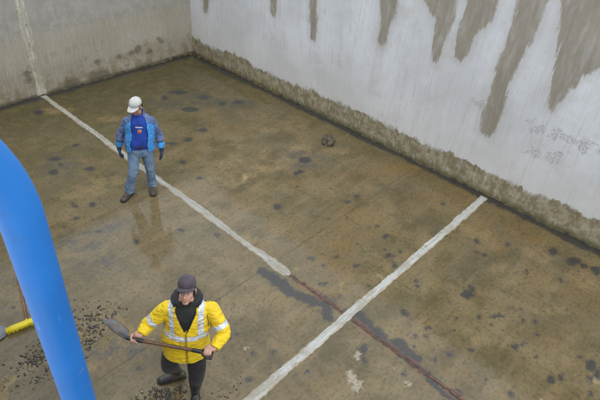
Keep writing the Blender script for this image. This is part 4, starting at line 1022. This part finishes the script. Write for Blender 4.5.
    strand('drawcord', [J['chest'] + Lx * 0.20 + Fx * 0.115 + Z3 * 0.185, J['chest'] + Lx * 0.215 + Fx * 0.150 + Z3 * 0.13, J['chest'] + Lx * 0.215 + Fx * 0.162 + Z3 * 0.08], 0.004, navy, root)
    # trousers and boots
    tr = fabric('black_trouser_cloth', (0.018, 0.018, 0.020), 0.3, 8, 0.75, 0.5)
    pcs = [loft_solid(rings_interp([(J['pel'] - Z3 * 0.12, Lx, Fx, 0.165, 0.115), (J['pel'] - Z3 * 0.02, Lx, Fx, 0.185, 0.135), (J['pel'] + Z3 * 0.08, Lx, Fx, 0.170, 0.125)], 4))]
    for s in 'RL':
        h, k, a = J['hip' + s], J['kn' + s], J['an' + s]
        pcs.append(limb([h, h * 0.5 + k * 0.5, k, k * 0.7 + a * 0.3], [0.108, 0.100, 0.086, 0.074], n=18, sub=5, ends=False))
    fuse('trousers', pcs, 0.007, tr, root, 3, folds(0.009, 97))
    rub = NT('black_rubber'); n1 = rub.noise(9, 5)
    rub.set(col=rub.mix(rub.rng(n1, 0.4, 0.7), (0.022, 0.024, 0.028), (0.085, 0.072, 0.048)), rough=0.34); rub.bump(rub.noise(18, 3), 0.3, 0.006)
    solem = plain('rubber_sole', (0.03, 0.028, 0.024), 0.6)
    for s in 'RL':
        a, k = J['an' + s], J['kn' + s]
        b = fuse('boot', boot_pieces(a, J['to' + s], 0.1, a * 0.25 + k * 0.75, 0.082, 0.052, 0.30), 0.006, rub.m, root, 3, folds(0.004, 107), zmin=0.006)
        v, f = sole(a, J['to' + s], 0.30); link('sole', v, f, solem, b, smooth=False)
man_yellow()

# ================================================================== TOOLS
M_WOOD = None
def mat_wood(name, c0, c1):
    t = NT(name); n1 = t.noise(1.0, 5, 0.6, t.scaled((30, 30, 30))); n2 = t.noise(6, 4)
    c = t.mix(t.rng(n1, 0.35, 0.65), c0, c1); c = t.mix(t.rng(n2, 0.5, 0.7, 0, 0.5), c, tuple(v * 0.5 for v in c0))
    t.set(col=c, rough=0.55); t.bump(n1, 0.3, 0.003); return t.m
WOOD = mat_wood('worn_shaft_wood', (0.085, 0.042, 0.022), (0.165, 0.085, 0.045))
BLACKP = plain('black_plastic', (0.016, 0.016, 0.017), 0.4)
def mat_blade():
    t = NT('worn_steel'); n1 = t.noise(7, 6); n2 = t.noise(50, 4)
    c = t.mix(t.rng(n1, 0.35, 0.65), (0.075, 0.075, 0.080), (0.155, 0.150, 0.150)); c = t.mix(t.rng(n2, 0.55, 0.7, 0, 0.5), c, (0.13, 0.10, 0.065))
    c = t.mix(t.rng(t.noise(11, 6, 0.7), 0.52, 0.64, 0, 0.75), c, (0.125, 0.098, 0.06))
    t.set(col=c, rough=0.5, metal=0.3); t.bump(n2, 0.3, 0.003); return t.m
BLADE = mat_blade()
def blade_mesh(B, T, up, width, dish=0.030):
    "round-point blade from socket B to tip T"
    B, T = np.asarray(B, float), np.asarray(T, float); Ln = np.linalg.norm(T - B); d = nrm(T - B); s = nrm(np.cross(up, d)); n_ = np.cross(d, s)
    nu, nv = 22, 15; V = []
    for i in range(nu):
        t = i / (nu - 1)
        w = width / 2 * (min(1, t / 0.10) ** 0.45 * 0.96 if t < 0.10 else (0.96 + 0.04 * math.sin((t - 0.1) / 0.4 * math.pi / 2) if t < 0.5 else math.cos((t - 0.5) / 0.5 * math.pi / 2) ** 0.72))
        for j in range(nv):
            q = -1 + 2 * j / (nv - 1)
            z = dish * (q * q) * (w / (width / 2)) + 0.018 * (t - 0.1) ** 2 + (0.014 * math.exp(-(q / 0.18) ** 2) * max(0, 1 - t / 0.45))
            V.append(B + d * (t * Ln) + s * w * q + n_ * (z - 0.005))
    return V, [tuple(int(k) for k in f) for f in grid_faces(nu, nv)]
def shovel(B, T, H, up, label, with_d=True, width=0.20, shaft=WOOD, dshift=0.0):
    A = nrm(H - B)
    root = empty('shovel', tuple(B)); tag(root, label, 'shovel')
    v, f = blade_mesh(B, T, nrm(V3(0.36, 0.22, 0.85)), width, 0.04); b = link('blade', v, f, BLADE, root)
    sm = b.modifiers.new('t', 'SOLIDIFY'); sm.thickness = 0.003
    d = nrm(T - B)
    p, r = smooth_path([B + d * 0.085, B + d * 0.03, B + A * 0.04, B + A * 0.16], [0.006, 0.015, 0.021, 0.0195], 4)
    v, f = tube_raw(p, r, 16); link('socket', v, f, BLADE if not with_d else BLACKP, root)
    Ln = np.linalg.norm(H - B); gl = 0.17
    p, r = smooth_path([B + A * 0.12, B + A * (Ln * 0.5), B + A * (Ln - gl * 0.6)], [0.0165, 0.0175, 0.0165], 6)
    v, f = tube_raw(p, r, 14); link('shaft', v, f, shaft, root)
    if with_d:
        s = nrm(np.cross(up, A)); E = B + A * (Ln + 0.018)
        g = empty('grip', (0, 0, 0)); COL.objects.unlink(g); bpy.data.objects.remove(g)
        pcs = [limb([B + A * (Ln - gl), B + A * (Ln - gl * 0.5)], [0.020, 0.021])]
        for q in (-1, 1):
            pcs.append(limb([B + A * (Ln - gl * 0.52), B + A * (Ln - gl * 0.30) + s * 0.040 * q, B + A * (Ln - 0.02) + s * 0.056 * q, E + s * 0.054 * q], [0.013, 0.012, 0.012, 0.013]))
        pcs.append(limb([E - s * 0.056, E + s * 0.056], [0.015, 0.015]))
        fuse('grip', pcs, 0.004, BLACKP, root, 2)
    return root
shovel(SH_B, SH_T, SH_L + nrm(SH_L - SH_R) * 0.02, Z3, 'round point shovel with brown shaft held by the man in yellow')

# shovel lying by the broom, only its steel blade reaches into view
def sh2():
    T = fp(10.5, 331) + Z3 * 0.02; d = nrm(V3(-0.93, 0.36, 0)); B = T + d * 0.31 + Z3 * 0.025
    A = d; H = B + nrm(V3(-0.55, 0.83, 0.0)) * 0.0 + d * 0.01
    root = empty('shovel', tuple(B)); tag(root, 'grey steel blade of a shovel lying beside the yellow broom', 'shovel')
    v, f = blade_mesh(B, T, Z3, 0.24, 0.02); v = [np.array(q) for q in v]; lo = min(q[2] for q in v); v = [q - Z3 * (lo - 0.008) for q in v]
    b = link('blade', v, f, plain('grey_steel', (0.17, 0.18, 0.20), 0.45, 0.3, 0.25, 8, 0.2), root); sm = b.modifiers.new('t', 'SOLIDIFY'); sm.thickness = 0.003
    B2 = B - Z3 * (lo - 0.008)
    e = V3(B[0] - 0.55, B[1] + 0.9, 0.02) - B; hd = nrm(V3(-0.15, 1.0, 0))
    p, r = smooth_path([B2 - d * 0.06, B2 + d * 0.05, B2 + d * 0.10 + hd * 0.02, B2 + d * 0.14 + hd * 0.10], [0.010, 0.018, 0.020, 0.019], 4)
    v, f = tube_raw(p, r, 14); link('socket', v, f, BLADE, root)
    s0 = B2 + d * 0.135 + hd * 0.09
    v, f = tube_raw(*smooth_path([s0, s0 + hd * 0.5 - Z3 * 0.004, s0 + hd * 1.0 - Z3 * 0.008], [0.017] * 3, 5), 14); link('shaft', v, f, WOOD, root)
sh2()

# broom with yellow head
def broom():
    a = fp(7, 335); b = fp(52, 317); c = (a + b) / 2
    root = empty('broom', (c[0], c[1], 0)); tag(root, 'wide yellow broom head with thin brown handle lying on the wet floor', 'broom')
    d = nrm(b - a); s = V3(-d[1], d[0], 0); Ln = np.linalg.norm(b - a)
    yl = plain('yellow_plastic', (0.62, 0.50, 0.012), 0.5, 0, 0.12, 20, 0.3); br = plain('yellow_bristle', (0.60, 0.52, 0.03), 0.7, 0, 0.3, 60, 0.6)
    rg = []
    for t, w, h in ((-0.5, 0.026, 0.020), (-0.485, 0.036, 0.028), (-0.3, 0.040, 0.032), (0.3, 0.040, 0.032), (0.485, 0.036, 0.028), (0.5, 0.026, 0.020)):
        rg.append((c + d * t * Ln + Z3 * 0.052 + s * 0.012, s, Z3, w, h))
    v, f = loft_solid(rg, 20, 3.0); link('head', v, f, yl, root)
    V = []; F = []
    nb = 46
    for i in range(nb):
        for j in range(4):
            t = -0.485 + 0.97 * (i + random.random() * 0.5) / nb
            p0 = c + d * t * Ln + Z3 * 0.045 + s * (0.012 + (j - 1.5) * 0.011)
            p1 = p0 - Z3 * 0.041 - s * (0.004 + 0.008 * random.random()) + d * random.uniform(-0.012, 0.012)
            v, f = tube_raw([p0, (p0 + p1) / 2 + s * 0.004, p1], [(0.0045, 0.0045), (0.005, 0.005), (0.006, 0.006)], 5)
            o_ = len(V); V += v; F += [tuple(q + o_ for q in g) for g in f]
    link('bristles', V, F, br, root)
    h0 = c - d * 0.02 + Z3 * 0.065; e = fp(17, 268, 0.03)
    hd = nrm(e - h0); e = h0 + hd * 1.25; e[2] = 0.022
    v, f = tube_raw(*smooth_path([h0, h0 + hd * 0.06], [0.019, 0.016], 3), 14); link('socket', v, f, yl, root)
    v, f = tube_raw(*smooth_path([h0 + hd * 0.03, (h0 + e) / 2 - Z3 * 0.002, e], [0.0115, 0.012, 0.0115], 5), 14)
    link('handle', v, f, mat_wood('broom_handle_wood', (0.16, 0.075, 0.035), (0.28, 0.15, 0.075)), root)
broom()

# ================================================================== RUBBLE
def lump(c, r, seed, sub=2, squash=0.7):
    bm = bmesh.new(); bmesh.ops.create_icosphere(bm, subdivisions=sub, radius=1)
    rnd = random.Random(seed); a = rnd.uniform(0, 6.28); sx, sy = rnd.uniform(0.7, 1.35), rnd.uniform(0.6, 1.0)
    V = []
    for v in bm.verts:
        p = v.co.copy(); p *= 1 + 0.45 * mnoise.noise(p * 1.3 + Vector((seed, 0, 0))) + 0.25 * mnoise.noise(p * 3.1 + Vector((0, seed, 0)))
        x, y = p.x * sx, p.y * sy
        V.append(np.asarray(c) + r * V3(x * math.cos(a) - y * math.sin(a), x * math.sin(a) + y * math.cos(a), p.z * squash))
    F = [tuple(v.index for v in f.verts) for f in bm.faces]; bm.free()
    return V, F
rk = fp(328, 142)
mudm = NT('mud_clump'); q1 = mudm.noise(14, 6); q2 = mudm.noise(60, 4)
mudm.set(col=mudm.mix(mudm.rng(q1, 0.35, 0.65), (0.040, 0.034, 0.022), (0.110, 0.088, 0.052)), rough=0.6); mudm.bump(q2, 0.8, 0.012)
rt = empty('mud_clump', tuple(rk)); tag(rt, 'dark lump of mud lying alone on the floor near the white coated wall', 'mud')
pcs = [lump(rk + V3(0, 0, 0.035), 0.13, 5, 3, 0.75), lump(rk + V3(0.07, -0.05, 0.03), 0.07, 9, 3), lump(rk + V3(-0.09, 0.03, 0.02), 0.06, 14, 3), lump(rk + V3(0.02, 0.09, 0.02), 0.055, 17, 3)]
fuse('lump', pcs, 0.010, mudm.m, rt, 1, folds(0.016, 201, (30, 30, 30)))

def debris(name, clusters, label, seed):
    rnd = random.Random(seed); V = []; F = []; C = []
    bases = []
    for k in range(8): bases.append(lump((0, 0, 0), 1.0, 300 + k, 1, 0.6))
    cols = [(0.045, 0.040, 0.032), (0.075, 0.062, 0.042), (0.11, 0.085, 0.048), (0.19, 0.145, 0.065), (0.060, 0.058, 0.058), (0.035, 0.032, 0.029), (0.26, 0.23, 0.16)]
    for (px, py, rx, ry, n, smin, smax) in clusters:
        for i in range(int(n * 1.35)):
            g = rnd.gauss(0, 0.5), rnd.gauss(0, 0.5)
            p = fp(px + rx * g[0], py + ry * g[1]); r = 0.9 * smin + (smax - smin) * rnd.random() ** 2; v, f = bases[rnd.randrange(8)]
            a = rnd.uniform(0, 6.28); o_ = len(V); st_ = rnd.uniform(0.8, 1.35)
            for q in v:
                x, y, z = q[0] * st_, q[1] * 0.8, q[2]
                V.append((p[0] + r * (x * math.cos(a) - y * math.sin(a)), p[1] + r * (x * math.sin(a) + y * math.cos(a)), 0.35 * r + r * z * 0.8))
            F += [tuple(k + o_ for k in q) for q in f]
            col = cols[rnd.choices(range(7), (5, 5, 5, 4, 3, 5, 2))[0]]; C += [col] * len(v)
    t = NT('shell_debris'); n_ = t.noise(80, 3)
    t.set(col=t.mix(t.rng(n_, 0.4, 0.7, 0, 0.5), t.attrc('tint'), (0.03, 0.027, 0.022)), rough=0.5)
    o = link(name, V, F, t.m, base=tuple(np.mean(np.array(V), 0) * [1, 1, 0]))
    ca = o.data.color_attributes.new('tint', 'FLOAT_COLOR', 'POINT')
    ca.data.foreach_set('color', np.array([(*c, 1) for c in C], np.float32).ravel())
    return tag(o, label, 'debris', kind='stuff')
debris('debris', [(92,322,16,14,130,.004,.024),(88,338,14,13,90,.004,.024),(75,318,14,16,40,.004,.020),(110,312,18,9,44,.006,.017),(36,358,11,10,120,.004,.022),(30,375,20,16,40,.004,.018),(40,350,12,14,28,.007,.016),(20,365,14,14,12,.010,.022),(45,378,10,8,10,.01,.02),(8,388,10,8,8,.01,.02),
    (125,330,14,14,14,.006,.014),(70,300,10,8,10,.006,.014)], 'scattered shells and dark grit on the floor around the shovels', 3)
debris('debris', [(165,395,20,10,120,.004,.028),(190,404,20,7,40,.008,.024),(150,402,14,8,30,.008,.022),(222,396,12,8,16,.008,.018),(238,385,12,8,6,.008,.016),(185,384,14,6,10,.007,.016)], 'dark shells and grit gathered at the feet of the man in yellow', 4)
debris('debris', [(360,260,150,90,60,.004,.010),(480,300,130,80,60,.004,.011),(250,230,120,60,30,.004,.010),(100,220,80,60,24,.005,.011),(230,330,60,60,26,.004,.010)], 'small dark grit sprinkled thinly over the wet floor', 6)
print('objects', len(bpy.data.objects))
